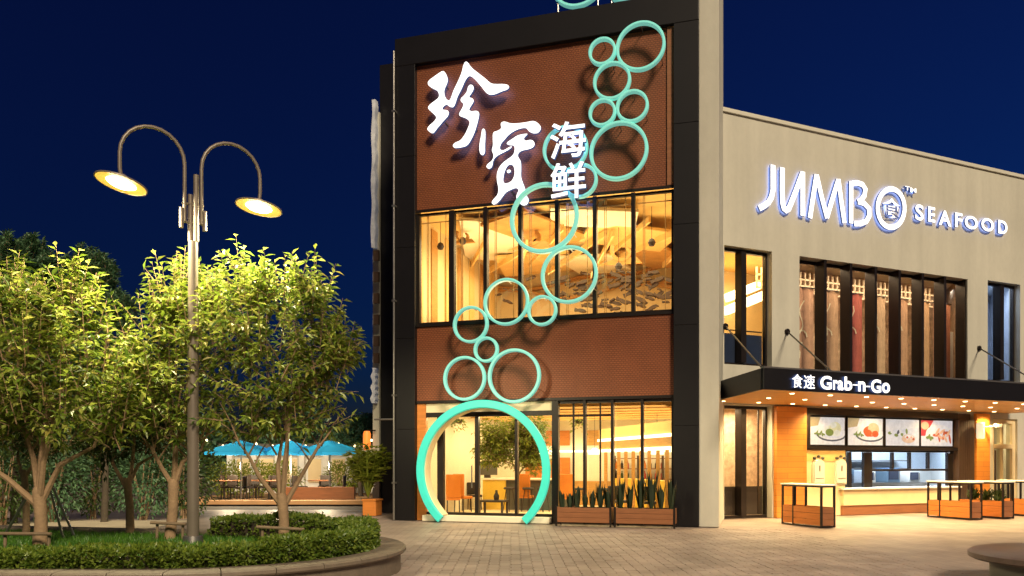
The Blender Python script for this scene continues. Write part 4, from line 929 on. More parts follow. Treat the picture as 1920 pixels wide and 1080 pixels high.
# pendant lamps in the lobby
pend = thing('pendant_lamp', 'x', 'pendant lamp', (0, 0, 0), 0, 'white pendant lamps in the lobby')
f = MB(); f.lathe([(.0, .2), (.06, .2), (.2, .04), (.2, 0), (.0, .02)], 18); f.build('shade', M['lampdim'], pend, smooth=True)
f = MB(); f.tube([(0, 0, .2), (0, 0, 1.2)], .006, 5); f.build('cord', M['darkc'], pend)
for i, (px, y, lab) in enumerate(((905, 4.0, 'white pendant lamp left of the indoor tree'), (932, 4.4, 'white pendant lamp just beside the indoor tree crown'), (1022, 4.2, 'white pendant lamp near the right edge of the arch'), (1115, 4.5, 'white pendant lamp behind the right hand glazing'), (1232, 3.4, 'white pendant lamp close to the black post, above the plant box'))):
    o = pend if i == 0 else copy_tree(pend); x, z, _ = T.hit(px, 852, y); o.location = T.w(x, y, z); o['label'] = lab

# ------------------------------------------------------------------ trees
def tree(name, label, loc, fork_z, tips, crowns, twigs, leaf_len, lm, seed, r0=.1, group=None, leaves=11, parent_parts=True, droop=.7, upr=.6):
    rr = random.Random(seed); base = Vector(loc); t = thing(name, label, 'tree', base, 0, group)
    tm = MB(); fk = Vector((rr.uniform(-.05, .05), rr.uniform(-.05, .05), fork_z))
    tm.tube([(0, 0, -.1), (0.01, 0, .05), tuple(fk * .5 + Vector((.02, .01, 0))), tuple(fk), tuple(fk + Vector((0, 0, .06)))], [r0 * 1.25, r0 * 1.05, r0 * .92, r0 * .98, r0 * .7], 10)
    ends = []
    for (dx, dy, dz) in tips:
        e = fk + Vector((dx, dy, dz)); m1 = fk + Vector((dx * .42, dy * .42, dz * .3)); m2 = fk + Vector((dx * .78, dy * .78, dz * .64))
        m1 += rv(.09); m2 += rv(.13); tm.tube([tuple(fk - Vector((0, 0, rr.uniform(.06, .3)))), tuple(m1), tuple(m2), tuple(e)], [r0 * .55, r0 * .42, r0 * .27, r0 * .08], 7); ends += [m1, m2, e]
        for k in range(4):
            b = m1.lerp(e, rr.uniform(.1, .9)); o = b + Vector((rr.uniform(-.5, .5), rr.uniform(-.5, .5), rr.uniform(.2, .7))); tm.tube([tuple(b), tuple(b.lerp(o, .5) + Vector((0, 0, .05))), tuple(o)], [r0 * .2, r0 * .13, r0 * .05], 5); ends.append(o)
    cm = MB()
    for _ in range(twigs):
        c, rad = rr.choice(crowns)
        d = Vector((rr.gauss(0, 1), rr.gauss(0, 1), rr.gauss(0, 1))).normalized(); rho = rr.random() ** .42 * (1 + (.28 if rr.random() < .12 and lm != 'leafd' else 0))
        p = Vector((c[0] + d.x * rad[0] * rho, c[1] + d.y * rad[1] * rho, c[2] + d.z * rad[2] * rho))
        shoot = rr.random() < .3 and (droop > .3 or upr > .9)
        if shoot: d.z = abs(d.z); p = Vector((c[0] + d.x * rad[0] * .8, c[1] + d.y * rad[1] * .8, c[2] + d.z * rad[2] * .9))
        out = (Vector((d.x * .35, d.y * .35, 1.1)) if shoot else Vector((d.x, d.y, d.z * .5 + upr)) + Vector((rr.gauss(0, .35), rr.gauss(0, .35), rr.gauss(0, .25)))).normalized()
        L = (rr.uniform(.5, 1.0) if shoot else rr.uniform(.3, .65)) * (.55 if lm == 'leafd' else 1); n = leaves + (5 if shoot else 0)
        for k in range(n):
            s = (k + .5) / n; q = p + out * (L * (s - .4)) - Vector((0, 0, .06 * s * s)); ang = k * 2.4 + rr.uniform(-.5, .5)
            a = out.orthogonal().normalized(); b = out.cross(a); side = a * math.cos(ang) + b * math.sin(ang)
            dd = side * .8 + out * (.5 + .4 * s) + Vector((0, 0, -droop * rr.uniform(.3, 1.3)))
            add_leaf(cm, q, dd, Vector((0, 0, 1)) + rv(.45), leaf_len * rr.uniform(.55, 1.35), leaf_len * rr.uniform(.32, .5))
        cm.tube([tuple(p - out * L * .45), tuple(p + out * L * .55)], [.009, .003], 4, 1)
    tm.build('trunk', M['darkbark' if lm == 'leafd' else 'bark'], t, smooth=True, fixn=False)
    cm.build('crown', [M[lm], M['bark']], t, fixn=False); return t
def P(px, py, Y): return Vector(((px - 960) / 1500 * Y, Y, 1.6 + (866 - py) / 1500 * Y))
def crowns_at(base, lst, Y):
    out = []
    for (px, py, rx, rz, dy) in lst:
        c = P(px, py, Y + dy) - base; k = (Y + dy) / 1500; out.append(((c.x, c.y, c.z), (rx * k, max(rx, 55) * k, rz * k)))
    return out
LZ = .3
b1 = gp(75, 12.4, LZ)
tree('small_tree', 'leaning leafy tree with pale forked trunk at the left end of the lawn', b1, .85, [(-1.0, -.2, .9), (-.35, .3, 1.5), (.35, -.3, 1.5), (.9, .2, 1.2), (.1, .1, 1.9)],
     crowns_at(b1, [(125, 585, 55, 70, 0), (60, 680, 95, 80, -.2), (170, 690, 85, 90, 0), (10, 700, 80, 80, .2), (110, 770, 125, 60, -.2), (210, 775, 60, 60, 0), (0, 785, 70, 55, 0), (20, 560, 35, 40, .3)], 12.4), 450, .155, 'leaf', 1, .10, 'young trees in the raised bed')
b2 = gp(318, 13.6, LZ)
tree('small_tree', 'bushy young tree just left of the street lamp pole', b2, .95, [(-.6, -.1, .9), (.55, .2, 1.0), (-.2, .3, 1.7), (.25, -.2, 1.8)],
     crowns_at(b2, [(335, 575, 50, 65, 0), (290, 640, 75, 75, 0), (380, 640, 70, 75, -.3), (320, 720, 95, 70, -.2), (255, 730, 60, 60, .2), (330, 785, 85, 48, 0), (395, 570, 40, 45, .3)], 13.6), 400, .155, 'leaf', 2, .09, 'young trees in the raised bed')
b3 = gp(531, 13.3, LZ)
tree('small_tree', 'round crowned young tree right of the street lamp pole', b3, .72, [(-.75, -.1, 1.0), (.8, .1, 1.1), (-.25, .3, 1.6), (.3, -.2, 1.9), (.05, 0, 2.2)],
     crowns_at(b3, [(460, 545, 45, 55, 0), (530, 550, 48, 65, .1), (590, 565, 35, 55, 0), (500, 630, 95, 65, -.2), (590, 640, 60, 60, 0), (440, 660, 60, 65, .1), (520, 720, 110, 60, 0), (610, 700, 42, 60, 0), (480, 778, 75, 46, .1), (570, 780, 72, 50, 0), (640, 660, 26, 14, 0)], 13.3), 450, .155, 'leaf', 3, .09, 'young trees in the raised bed')
b4 = gp(243, 14.7, LZ)
tree('small_tree', 'thin dark trunked tree at the back of the lawn between two brighter trees', b4, .95, [(-.5, .1, .8), (.5, .1, .9), (0, .2, 1.4)],
     crowns_at(b4, [(240, 760, 80, 70, .2), (200, 820, 60, 45, .2), (290, 810, 50, 50, .2)], 14.7), 300, .13, 'leafm', 4, .075, 'young trees in the raised bed')
# taller dark trees beyond
for i, (px, Y, lst, lab) in enumerate(((25, 21, [(20, 500, 16, 55, 0), (-10, 560, 20, 60, 0), (40, 570, 24, 60, 0), (15, 650, 45, 70, 0), (40, 740, 60, 70, 0)], 'tall dark green tree behind the bed, nearest the left edge'),
                                       (110, 22.5, [(66, 500, 15, 52, 0), (100, 530, 16, 48, 0), (80, 590, 34, 55, 0), (120, 610, 26, 50, 0), (100, 690, 60, 80, 0)], 'tall dark green tree with pointed tops behind the leaning tree'),
                                       (195, 21.5, [(153, 515, 14, 50, 0), (192, 525, 13, 46, 0), (170, 580, 32, 48, 0), (222, 590, 22, 36, 0), (205, 660, 45, 70, 0), (200, 740, 55, 60, 0)], 'slightly lower dark green tree at the right of the dark group'))):
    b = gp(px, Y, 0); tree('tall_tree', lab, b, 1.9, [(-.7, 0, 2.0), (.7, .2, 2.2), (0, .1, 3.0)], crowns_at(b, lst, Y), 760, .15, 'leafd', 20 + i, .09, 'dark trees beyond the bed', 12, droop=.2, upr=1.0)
# dark shrubs behind the lawn
def shrub(label, loc, rx, ry, h, n, L, lm, seed, name='shrub', group=None):
    rr = random.Random(seed); f = MB()
    for _ in range(n):
        d = Vector((rr.gauss(0, 1), rr.gauss(0, 1), rr.gauss(0, 1))).normalized(); rho = rr.random() ** .35
        p = Vector((d.x * rx * rho, d.y * ry * rho, h * .5 + d.z * h * .5 * rho)); add_leaf(f, p, d + rv(.7), Vector((0, 0, 1)) + rv(.5), L * rr.uniform(.7, 1.3), L * .5)
    t = thing(name, label, 'shrub', loc, 0, group); f.build('foliage', M[lm], t, fixn=False)
    f = MB()
    for k in range(6): f.tube([(rr.uniform(-.1, .1), rr.uniform(-.1, .1), -.02), (rr.uniform(-.5, .5) * rx, rr.uniform(-.5, .5) * ry, h * .7)], [.03, .012], 5)
    f.build('stem', M['bark'], t); return t
sl = ['dark leafy shrub at the far left behind the leaning tree', 'dark leafy shrub behind the stakes of the leaning tree', 'dark leafy shrub left of the thin dark tree', 'dark leafy shrub right behind the thin dark tree', 'dark leafy shrub behind the tree beside the lamp pole']
for i, (px, Y) in enumerate(((8, 20.5), (98, 21.5), (175, 22.6), (268, 22.3), (345, 22.8))):
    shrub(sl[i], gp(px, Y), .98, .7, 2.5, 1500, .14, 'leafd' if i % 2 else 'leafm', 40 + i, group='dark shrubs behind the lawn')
# far tree line
f = MB(); rr = random.Random(5)
for _ in range(9000):
    x = rr.uniform(-62, -14); Y = rr.uniform(60, 66); hmax = 4.2 + 1.6 * math.sin(x * .7) + 1.2 * math.sin(x * 1.9 + 1)
    z = rr.random() ** .8 * max(1.4, hmax); add_leaf(f, Vector((x, Y, z)), rv(1), Vector((0, 0, 1)) + rv(.5), .55, .35)
tag(f.build('distant_treeline', M['leafd'], fixn=False), 'dark row of distant trees along the horizon', 'trees', kind='stuff')
b = gp(676, 34); tree('tall_tree', 'small dark tree beyond the blue parasols, beside the neighbouring facade', b, 1.4, [(-.4, 0, .9), (.4, 0, 1.0)], crowns_at(b, [(672, 812, 26, 26, 0), (655, 825, 20, 16, 0), (688, 800, 14, 22, 0)], 34), 260, .2, 'leafd', 31, .1)

# ------------------------------------------------------------------ raised bed: wall, coping, lawn, hedge
PC = Vector((-4.35, 11.75)); PR = 2.75
def stadium(r, n=40, xl=-15.0):
    pts = [(xl, PC.y - r * 1.0)] + [(PC.x + r * math.cos(t), PC.y + r * math.sin(t)) for t in [-math.pi / 2 + math.pi * i / n for i in range(n + 1)]] + [(xl, PC.y + r + .24 * (PC.x - xl))]
    return pts
def sweep(prof, name, m, parent=None, n=40, sm=True):     # profile of (radius, z)
    f = MB(); rows = [stadium(r, n) for r, _ in prof]; k = len(rows[0]); o = 0
    for (r, z), row in zip(prof, rows): f.v += [(x, y, z) for x, y in row]
    for i in range(len(prof) - 1):
        for j in range(k - 1): f.f.append((i * k + j, i * k + j + 1, (i + 1) * k + j + 1, (i + 1) * k + j)); f.m.append(0)
    return f.build(name, m, parent, smooth=sm)
bed = thing('raised_bed', 'rounded raised bed with a low grey brown stone wall and coping', 'raised bed', (0, 0, 0))
sweep([(PR - .06, -.05), (PR - .06, .255)], 'wall', M['stone'], bed)
# coping stones, one by one round the curve
nst = 26; path = stadium(1.0, 40)
def pt_at(r, s):       # s: metres along the outer curve starting at the far left of the front run
    L1 = PC.x + 15.0; arc = math.pi * PR
    if s < L1: return Vector((-15 + s, PC.y - r))
    if s < L1 + arc: a = -math.pi / 2 + (s - L1) / PR; return Vector((PC.x + r * math.cos(a), PC.y + r * math.sin(a)))
    return Vector((PC.x - (s - L1 - arc), PC.y + r + .24 * (s - L1 - arc)))
s = 3.0; tot = (PC.x + 15) * 2 + math.pi * PR
while s < tot - 3:
    e = s + .62; f = MB(); prof = [(PR + .0, .262), (PR + .02, .285), (PR + .02, .325), (PR - .01, .345), (PR - .38, .345), (PR - .4, .325), (PR - .4, .262)]
    k = 5
    for i in range(k):
        ss = s + .006 + (e - s - .012) * i / (k - 1)
        for r, z in prof: p = pt_at(r, ss); f.v.append((p.x, p.y, z))
    n = len(prof)
    for i in range(k - 1):
        for j in range(n): f.f.append((i * n + j, (i + 1) * n + j, (i + 1) * n + (j + 1) % n, i * n + (j + 1) % n)); f.m.append(0)
    f.f.append(tuple(range(n))); f.m.append(0); f.f.append(tuple(range((k - 1) * n, k * n))[::-1]); f.m.append(0)
    f.build('coping_stone', M['stone'], bed); s = e
f = MB(); f.prism_xy(stadium(PR - .42), .1, .29); lawn = tag(f.build('lawn', M['lawn']), kind='structure')
f = MB(); rr = random.Random(8)
for _ in range(34000):
    x = rr.uniform(-11.5, -2.4); y = rr.uniform(9.6, 16.2)
    if x > PC.x and (x - PC.x) ** 2 + (y - PC.y) ** 2 > 2.0 ** 2: continue
    if x <= PC.x and y > PC.y + 2.2 + .24 * (PC.x - x): continue
    a = rr.uniform(0, 6.28); h = rr.uniform(.04, .09); d = Vector((math.cos(a), math.sin(a), 0)) * .008; l = Vector((rr.gauss(0, .02), rr.gauss(0, .02), h)); p = Vector((x, y, .288))
    f.add([p - d, p + d, p + l], [(0, 1, 2)])
tag(f.build('grass', M['grass'], fixn=False), 'short green grass on the raised bed', 'grass', kind='stuff')
def hedge(label, s0, s1, r0, r1, h, seed, dens=420):
    rr = random.Random(seed); f = MB(); core = MB(); t = thing('hedge', label, 'hedge', (0, 0, 0), 0, 'clipped hedges round the raised bed')
    n = max(2, int((s1 - s0) / .3)); ring_ = []
    for i in range(n + 1):
        ss = s0 + (s1 - s0) * i / n
        for r, z in ((r0 + .06, .28), (r0 + .06, .28 + h - .07), (r1 - .06, .28 + h - .07), (r1 - .06, .28)): p = pt_at(r, ss); core.v.append((p.x, p.y, z))
    for i in range(n):
        for j in range(4): core.f.append((i * 4 + j, (i + 1) * 4 + j, (i + 1) * 4 + (j + 1) % 4, i * 4 + (j + 1) % 4)); core.m.append(0)
    core.build('branches', M['soil'], t)  # solid dark core added to block the view through, not real branches
    for _ in range(int((s1 - s0) * dens)):
        ss = rr.uniform(s0, s1); hh = h * (1 + (.45 * max(0, (ss - s0 - 5) / (s1 - s0 - 5)) if s0 < 6 else 0)) * (1 + .10 * math.sin(ss * 2.3 + seed) + .06 * math.sin(ss * 7.1))
        c = rr.random()
        if c < .45: r = rr.uniform(r0, r1); z = .28 + hh + rr.gauss(0, .02); up = Vector((0, 0, 1))
        elif c < .8: r = r1 + rr.gauss(0, .02); z = .28 + rr.random() ** .8 * hh; up = Vector((0, 0, .3))
        else: r = r0 + rr.gauss(0, .02); z = .28 + rr.random() * hh; up = Vector((0, 0, .3))
        p = pt_at(r, ss); q = pt_at(r + .1, ss); o = (q - p).normalized() * (1 if c < .8 else -1)
        d = Vector((o.x * (.2 if c < .45 else .8), o.y * (.2 if c < .45 else .8), up.z)) + rv(.6)
        for k in range(3): add_leaf(f, Vector((p.x, p.y, z)) + rv(.025), d + rv(.6), rv(1) + Vector((0, 0, .6)), rr.uniform(.04, .075), .04)
    f.build('foliage', M['leafh'], t, fixn=False); return t
L1 = PC.x + 15.0; arc = math.pi * PR
hedge('low clipped hedge along the front and rounded end of the raised bed', 5.2, L1 + arc * .56, PR - .90, PR - .44, .23, 3, 760)
hedge('low clipped hedge along the back of the raised bed behind the lamp pole', L1 + arc * .60, L1 + arc + .9, PR - .85, PR - .42, .34, 9, 620)
# wooden braces round the trunks
def brace(label, c, w, a, h, tilt=0.0):
    t = thing('tree_brace', label, 'tree brace', (c.x, c.y, .27), R(a), 'wooden braces round the tree trunks')
    for sx in (-1, 0, 1):
        f = MB(); f.tube([(sx * w / 2, .0 if sx else .16, 0), (sx * w / 2 + .01, 0 if sx else .16, h * (1 + tilt * sx))], .024, 8); f.build('post', M['stake'], t)
    f = MB(); f.tube([(-w / 2 - .08, -.06, h * (1 - tilt)), (w / 2 + .08, -.06, h * (1 + tilt))], .026, 8); f.build('crossbar', M['stake'], t); return t
brace('wooden brace round the tree left of the lamp pole', gp(318, 13.45), .42, 4, .3, -.05)
brace('wooden brace round the tree right of the lamp pole', gp(527, 13.1), .6, 8, .25, -.1)
brace('low wooden brace at the foot of the leaning tree', gp(50, 12.2), .7, -4, .24, 0)
sk = ['grey stake leaning left behind the leaning tree', 'grey stake leaning right behind the leaning tree', 'thin grey stake leaning right, the steeper one']
for i, (a, b, la) in enumerate(((gp(5, 13.6, .3), P(55, 925, 13.3), 0), (gp(140, 13.8, .3), P(95, 905, 13.5), 0), (gp(118, 13.8, .3), P(92, 910, 13.6), 0))):
    f = MB(); f.tube([(0, 0, 0), tuple(b - a)], .022, 7); o = f.build('tree_stake', M['steel']); o.location = a; tag(o, sk[i], 'tree stake', 'leaning tree stakes')
b5 = gp(48, 14.1, LZ)
tree('small_tree', 'slim trunked tree behind the leaning tree, wrapped at the foot', b5, 1.1, [(-.4, .1, .8), (.4, .1, .9)], crowns_at(b5, [(30, 770, 70, 60, 0), (80, 820, 50, 40, 0)], 14.1), 200, .11, 'leafm', 14, .06, 'young trees in the raised bed')

# ------------------------------------------------------------------ street lamp
lp = gp(362, 13.0, .28)
lampo = thing('street_lamp', 'tall steel street lamp with two curved arms and glowing dish heads', 'street lamp', lp)
f = MB(); f.tube([(0, 0, 0), (0, 0, .12)], [.17, .15], 20); f.build('base', M['steel'], lampo, smooth=True)
pole = mat('lamp_pole_steel', (.19, .155, .125), .4, .2, .15, 3)
f = MB(); f.tube([(0, 0, .1), (0, 0, 2.2), (0, 0, 4.9)], [.095, .088, .075], 20); f.tube([(-.045, 0, 4.9), (-.045, 0, 5.66)], .04, 10); f.tube([(.05, 0, 4.9), (.05, 0, 5.98)], .045, 10); f.build('pole', pole, lampo, smooth=True)
ad = Vector((-.9, -.6, 0)).normalized()
for sgn in (1, -1):
    e = ad * sgn; pts = [e * .13 + Vector((0, 0, 5.2)), e * .13 + Vector((0, 0, 6.1))]
    for k in range(1, 13): a = math.pi * k / 12; pts.append(e * (.13 + .475 - .475 * math.cos(a)) + Vector((0, 0, 6.12 + .5 * math.sin(a))))
    pts.append(e * 1.08 + Vector((0, 0, 5.88))); pts.append(e * 1.06 + Vector((0, 0, 5.72)))
    f = MB(); f.tube([tuple(p) for p in pts], .03, 10); f.build('arm', pole, lampo, smooth=True)
    f = MB(); f.tube([tuple(e * .18 + Vector((0, 0, 5.1))), tuple(e * .18 + Vector((0, 0, 5.42)))], .035, 10)
    for z in (5.2, 5.5): f.tube([(0, 0, z), tuple(e * .17 + Vector((0, 0, z)))], .018, 6)
    f.build('clamp', pole, lampo, smooth=True)
    hd = bpy.data.objects.new('lamp_head', None); col.objects.link(hd); hd.parent = lampo; hd.location = e * 1.06 + Vector((0, 0, 5.64))
    ax = Vector((-e.y, e.x, 0)); hd.rotation_mode = 'QUATERNION'
    from mathutils import Quaternion
    hd.rotation_quaternion = Quaternion(Vector((-ad.y, ad.x, 0)), R(-13 if sgn == 1 else -9)) 
    f = MB(); f.lathe([(.0, .14), (.05, .14), (.07, .09), (.28, .04), (.385, .01), (.39, -.012), (.37, -.012)], 36); f.build('dish', pole, hd, smooth=True)
    f = MB(); f.lathe([(.368, -.01), (.3, .0), (.22, .002)], 36); f.build('reflector', M['reflector'], hd, smooth=True)
    f = MB(); f.lathe([(.0, -.05), (.1, -.045), (.17, -.03), (.218, .0)], 32); f.build('diffuser', M['head'], hd, smooth=True)
    light('SPOT', lp + e * 1.06 + Vector((0, 0, 5.56)), 1900, (1, .86, .52), .28, (0, 0, 0), spot=172, blend=.3, name='street_lamp_light')

# ------------------------------------------------------------------ stone round planter at the lower right
st = thing('round_stone_seat', 'dark round stone seat with an overhanging slab at the lower right corner', 'stone seat', (7.28, 10.1, 0))
f = MB(); f.lathe([(0, .0), (1.08, 0), (1.08, .33), (0, .33)], 64); f.build('base', M['greyd'], st, smooth=True)
f = MB(); f.lathe([(0, .334), (1.28, .334), (1.33, .36), (1.33, .42), (1.28, .45), (0, .452)], 72); f.build('slab', mat('dark_polished_stone', (.13, .085, .07), .35, 0, .3, 5, .1, 60), st, smooth=True)

# ------------------------------------------------------------------ neighbouring facade and drain pipe at the tower's left
xa1 = T.hit(712, 500, 3)[0]
nb = thing('neighbour_building', 'dark neighbouring building edge seen left of the tower', 'building', T.w(0, 0), T.a)
f = MB(); f.box(xa1, -.02, 3, 10, 0, T.hit(714, 122, 3)[1]); f.build('wall', M['black'], nb)
xp0, zt, _ = T.hit(699, 188, 2.9); xp1 = T.hit(711, 188, 2.9)[0]
f = MB(); f.box(xp0, xp1, 2.9, 3.3, 0, zt - .4); f.build('pilaster', M['beige'], nb)
sgn = thing('wavy_blade_sign', 'narrow wavy bluish white lit sign on the edge of the neighbouring facade', 'sign', T.w(0, 0), T.a)
def blade(y_top, y_bot, amp, name):
    n = 22; Lp = []; Rp = []
    for k in range(n + 1):
        yy = y_top + (y_bot - y_top) * k / n; x0, z, _ = T.hit(698.5 + amp * .5 * math.sin(k * .9) - 1.5 * k / n, yy, 2.7); x1, _, _ = T.hit(704.5 + 1.2 * math.sin(k * 1.7), yy, 2.7); Lp.append((x0, z)); Rp.append((x1, z))
    f = MB(); f.prism_xz(Lp + Rp[::-1], 2.65, 2.85); f.build(name, mat('blade_sign_light', (.6, .63, .72), .5, 0, .5, 3, emit=(.5, .6, .9), estr=.06), sgn)
blade(188, 465, 2.0, 'panel'); blade(690, 756, 3.5, 'panel')
for yy in (480, 520, 560, 600, 640, 672):
    x0, z, _ = T.hit(701, yy, 2.6); x1 = T.hit(711, yy, 2.6)[0]; f = MB(); f.box(x0, x1, 2.55, 2.64, z - .16, z + .16); f.build('small_panel', M['darkw'], sgn)
x, z, _ = T.hit(688, 826, 2.8)
ln = thing('lantern_sign', 'red orange glowing lantern on the neighbouring facade', 'lantern', T.w(x, 2.8, z), T.a)
f = MB(); f.lathe([(0, -.3), (.09, -.3), (.12, -.2), (.12, .2), (.09, .3), (0, .3)], 14); f.build('body', M['lantern'], ln, smooth=True)
f = MB(); f.box(0, .3, -.015, .015, .3, .34); f.build('bracket', M['frame'], ln)
xq, z, _ = T.hit(738.5, 900, -.08)
dp = thing('drain_pipe', 'slim grey pipe running up the left edge of the black tower', 'pipe', T.w(xq, -.08, 0), T.a)
f = MB(); f.tube([(0, 0, .0), (0, 0, T.hit(738, 96, -.08)[1])], .032, 10); f.build('pipe', M['steel'], dp, smooth=True)
z = T.hit(738, 786, -.08)[1]; f = MB(); f.tube([(0, 0, z), (T.hit(702, 786, -.08)[0] - xq, 0, z)], .025, 8); f.build('branch_pipe', M['steel'], dp)
f = MB()
for z in (1, 3.4, 6, 8.6, 11.2): f.box(-.05, .05, -.04, .09, z, z + .05)
f.build('clip', M['steel'], dp)
# palm like potted plant
pp = gp(698, 24.0)
pot = thing('palm_planter', 'square terracotta planter by the left foot of the tower', 'planter', pp, T.a)
f = MB(); f.prism_xy([(-.22, -.22), (.22, -.22), (.22, .22), (-.22, .22)], .0, .44); f.build('body', M['orangew'], pot, bevel=.03)
f = MB(); f.box(-.24, .24, -.24, .24, .444, .49); f.build('rim', M['orangew'], pot)
f = MB(); rr = random.Random(12)
for k in range(120):
    a = rr.uniform(0, 6.28); sp = rr.uniform(.25, 1.0); L = rr.uniform(1.2, 1.7); pts = []
    for j in range(6):
        s = j / 5; pts.append(Vector((math.cos(a) * sp * s * .75, math.sin(a) * sp * s * .75, .5 + L * s - .35 * sp * s * s * s)))
    sd = Vector((-math.sin(a), math.cos(a), 0)); wv = [.01, .02, .03, .035, .025, .003]
    f.add([p + sd * w for p, w in zip(pts, wv)] + [p - sd * w for p, w in zip(pts, wv)], [(j, j + 1, j + 7, j + 6) for j in range(5)])
    for j in range(2, 6):
        for _ in range(4): add_leaf(f, pts[j], sd * rr.choice((-1, 1)) + Vector((math.cos(a), math.sin(a), .4)) + rv(.3), Vector((0, 0, 1)), .3, .05)
o = f.build('spiky_palm', M['leafp'], fixn=False); o.location = gp(690, 24.0, .02); o.scale = (.85, .85, 1); tag(o, 'yellow green spiky palm growing from the terracotta planter', 'plant')

# ------------------------------------------------------------------ terrace with blue parasols
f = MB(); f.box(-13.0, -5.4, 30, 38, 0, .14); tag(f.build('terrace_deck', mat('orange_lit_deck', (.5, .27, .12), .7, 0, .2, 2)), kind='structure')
tb = thing('terrace_pavilion', 'low white pavilion with pale pillars behind the terrace tables', 'building', (-9.2, 37.2, .14))
f = MB(); f.box(-4.2, 4.0, .5, .8, 0, 2.1); f.build('wall', M['whitep'], tb)
for k in range(8):
    f = MB(); f.box(-4.1 + k * 1.12, -3.85 + k * 1.12, .1, .45, 0, 2.05); f.build('pillar', M['whitep'], tb)
f = MB(); f.box(-4.4, 4.2, -.1, .9, 2.104, 2.3); f.build('roof', M['greyd'], tb)
for k in range(7):
    f = MB(); f.box(-3.75 + k * 1.12, -3.15 + k * 1.12, .44, .497, .5, 1.6); f.build('window', M['cream'], tb)
par = thing('parasol', 'x', 'parasol', (0, 0, 0), 0, 'blue parasols on the terrace')
f = MB(); n = 8; rim = [(1.35 * math.cos(2 * math.pi * k / n), 1.35 * math.sin(2 * math.pi * k / n)) for k in range(n)]
mid = [(.7 * c[0], .7 * c[1]) for c in rim]
f.add([(0, 0, 2.3)] + [(x, y, 2.0) for x, y in mid] + [(x, y, 1.82) for x, y in rim] + [(x, y, 1.72) for x, y in rim],
      [(0, 1 + k, 1 + (k + 1) % n) for k in range(n)] + [(1 + k, 1 + n + k, 1 + n + (k + 1) % n, 1 + (k + 1) % n) for k in range(n)] + [(1 + n + k, 1 + 2 * n + k, 1 + 2 * n + (k + 1) % n, 1 + n + (k + 1) % n) for k in range(n)])
f.build('canopy', M['blue'], par, fixn=False)
f = MB(); f.tube([(0, 0, 0), (0, 0, 2.34)], .03, 8); f.build('pole', M['steel'], par)
f = MB()
for k in range(8): f.tube([(0, 0, 1.75), (rim[k][0] * .68, rim[k][1] * .68, 1.98)], .012, 4)
f.build('rib', M['steel'], par)
for i, (px, Y, lab) in enumerate(((452, 30.8, 'blue parasol nearest the street lamp pole'), (545, 31.4, 'middle blue parasol seen behind the tree branches'), (618, 31.0, 'blue parasol nearest the tower'))):
    o = par if i == 0 else copy_tree(par); o.location = gp(px, Y, .14); o.rotation_euler = (0, 0, .3 * i + .2); o['label'] = lab
tcn = chair('darkc', 'x', 'dark chairs on the terrace', .92)
cl_ = [('left of', -0.75, 90), ('right of', .75, -90), ('behind', 0, 0)]
tab = thing('cafe_table', 'x', 'table', (0, 0, 0), 0, 'small square terrace tables')
f = MB(); f.box(-.4, .4, -.4, .4, .7, .74); f.build('table_top', M['brownw'], tab)
f = MB(); f.tube([(0, 0, .02), (0, 0, .698)], .035, 8); f.box(-.25, .25, -.25, .25, 0, .02); f.build('pedestal', M['darkc'], tab)
first = True
for i, (px, Y, nm) in enumerate(((420, 31.2, 'first terrace table from the lamp pole'), (462, 32.0, 'second terrace table from the lamp pole'), (505, 31.2, 'third terrace table from the lamp pole'), (600, 31.6, 'terrace table nearest the tower'))):
    o = tab if i == 0 else copy_tree(tab); b = gp(px, Y, .14); o.location = b; o['label'] = 'small dark pedestal table, the ' + nm
    for (w, dx, a) in cl_:
        c = tcn if first else copy_tree(tcn); first = False
        c.location = b + Vector((dx, 0 if dx else .75, 0)); c.rotation_euler = (0, 0, R(a) if dx else 0); c['label'] = 'dark chair %s the %s' % (w, nm)
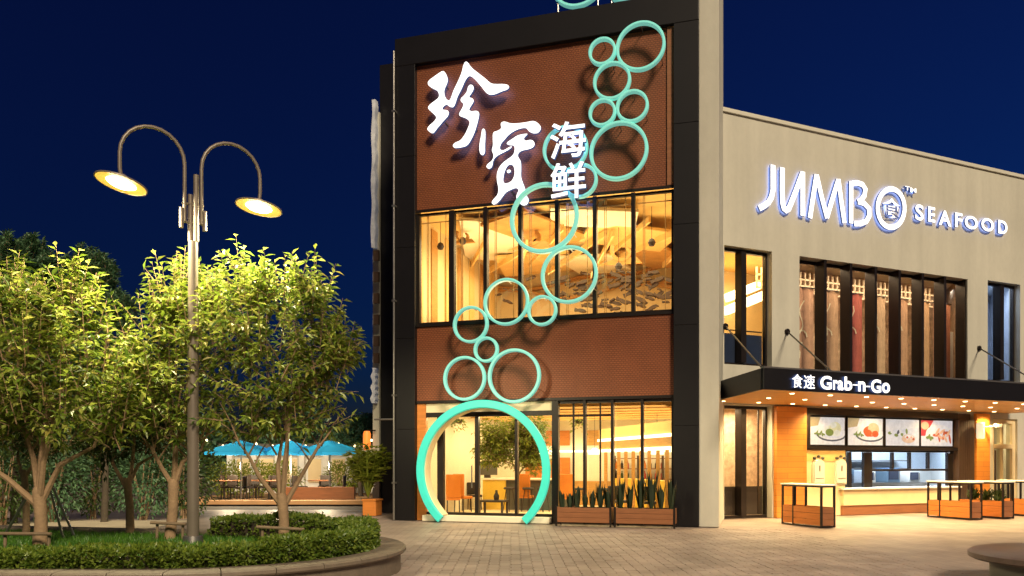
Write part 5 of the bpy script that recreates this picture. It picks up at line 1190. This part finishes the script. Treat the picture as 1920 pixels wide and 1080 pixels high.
for i, (px, w, lab) in enumerate(((430, 1.0, 'bright green shrub behind the first terrace table'), (480, 1.0, 'bright green shrub behind the middle terrace tables'), (530, .9, 'bright green shrub behind the tree with braces'), (640, .8, 'bright green shrub at the tower end of the terrace'))):
    shrub(lab, gp(px, 34.5, .14), w, .5, 1.5, 900, .15, 'leafp', 60 + i, group='bright shrubs along the terrace')
f = MB(); f.box(-9.0, -6.1, 30.9, 31.2, 0.14, .62); o = f.build('low_wall', M['brownw']); tag(o, 'low brown wall along the terrace edge in front of the pavilion', 'wall')
# bulb string made up to account for the light on the terrace
fs = thing('festoon_lights', 'added string of small warm bulbs hanging over the terrace tables', 'string lights', (-9.2, 33, 0))
f = MB(); cur = [(-3.4 + .34 * k, .0, 2.55 - .25 * math.sin(math.pi * ((k % 5) / 5))) for k in range(21)]; f.tube(cur, .008, 4); f.build('cable', M['darkc'], fs)
for k in range(0, 21, 2):
    f = MB(); f.lathe([(0, -.05), (.04, -.04), (.05, 0), (.03, .045), (0, .05)], 8, (cur[k][0], 0, cur[k][2] - .06)); f.build('bulb', M['lamp'], fs)
for px in (430, 520, 610): light('POINT', gp(px, 31.2, 1.45), 230, (1, .78, .48), .15, name='festoon_light')  # unseen lamps added below the parasols to brighten cloth and terrace
f = MB(); f.add([(-15.8, 17.9, -.012), (-8.8, 17.9, -.012), (-8.8, 22, -.012), (-15.8, 22, -.012)], [(0, 1, 2, 3)]); tag(f.build('path', M['flag']), kind='structure')
# a tree in a pot inside the lobby
x, _, _ = T.hit(968, 900, 2.6)
b = T.w(x, 2.6, .02); tree('indoor_tree', 'leafy indoor tree with pale trunk inside the glass entrance', b, 1.3, [(-.4, .1, .6), (.4, .1, .6), (0, .2, .8)],
     [((-.45, 0, 2.2), (.6, .5, .55)), ((.35, 0, 2.3), (.6, .5, .5)), ((0, 0, 1.85), (.8, .5, .45)), ((-.7, 0, 1.9), (.4, .4, .5)), ((.5, 0, 1.7), (.4, .4, .4))], 520, .13, 'leafp', 77, .06)
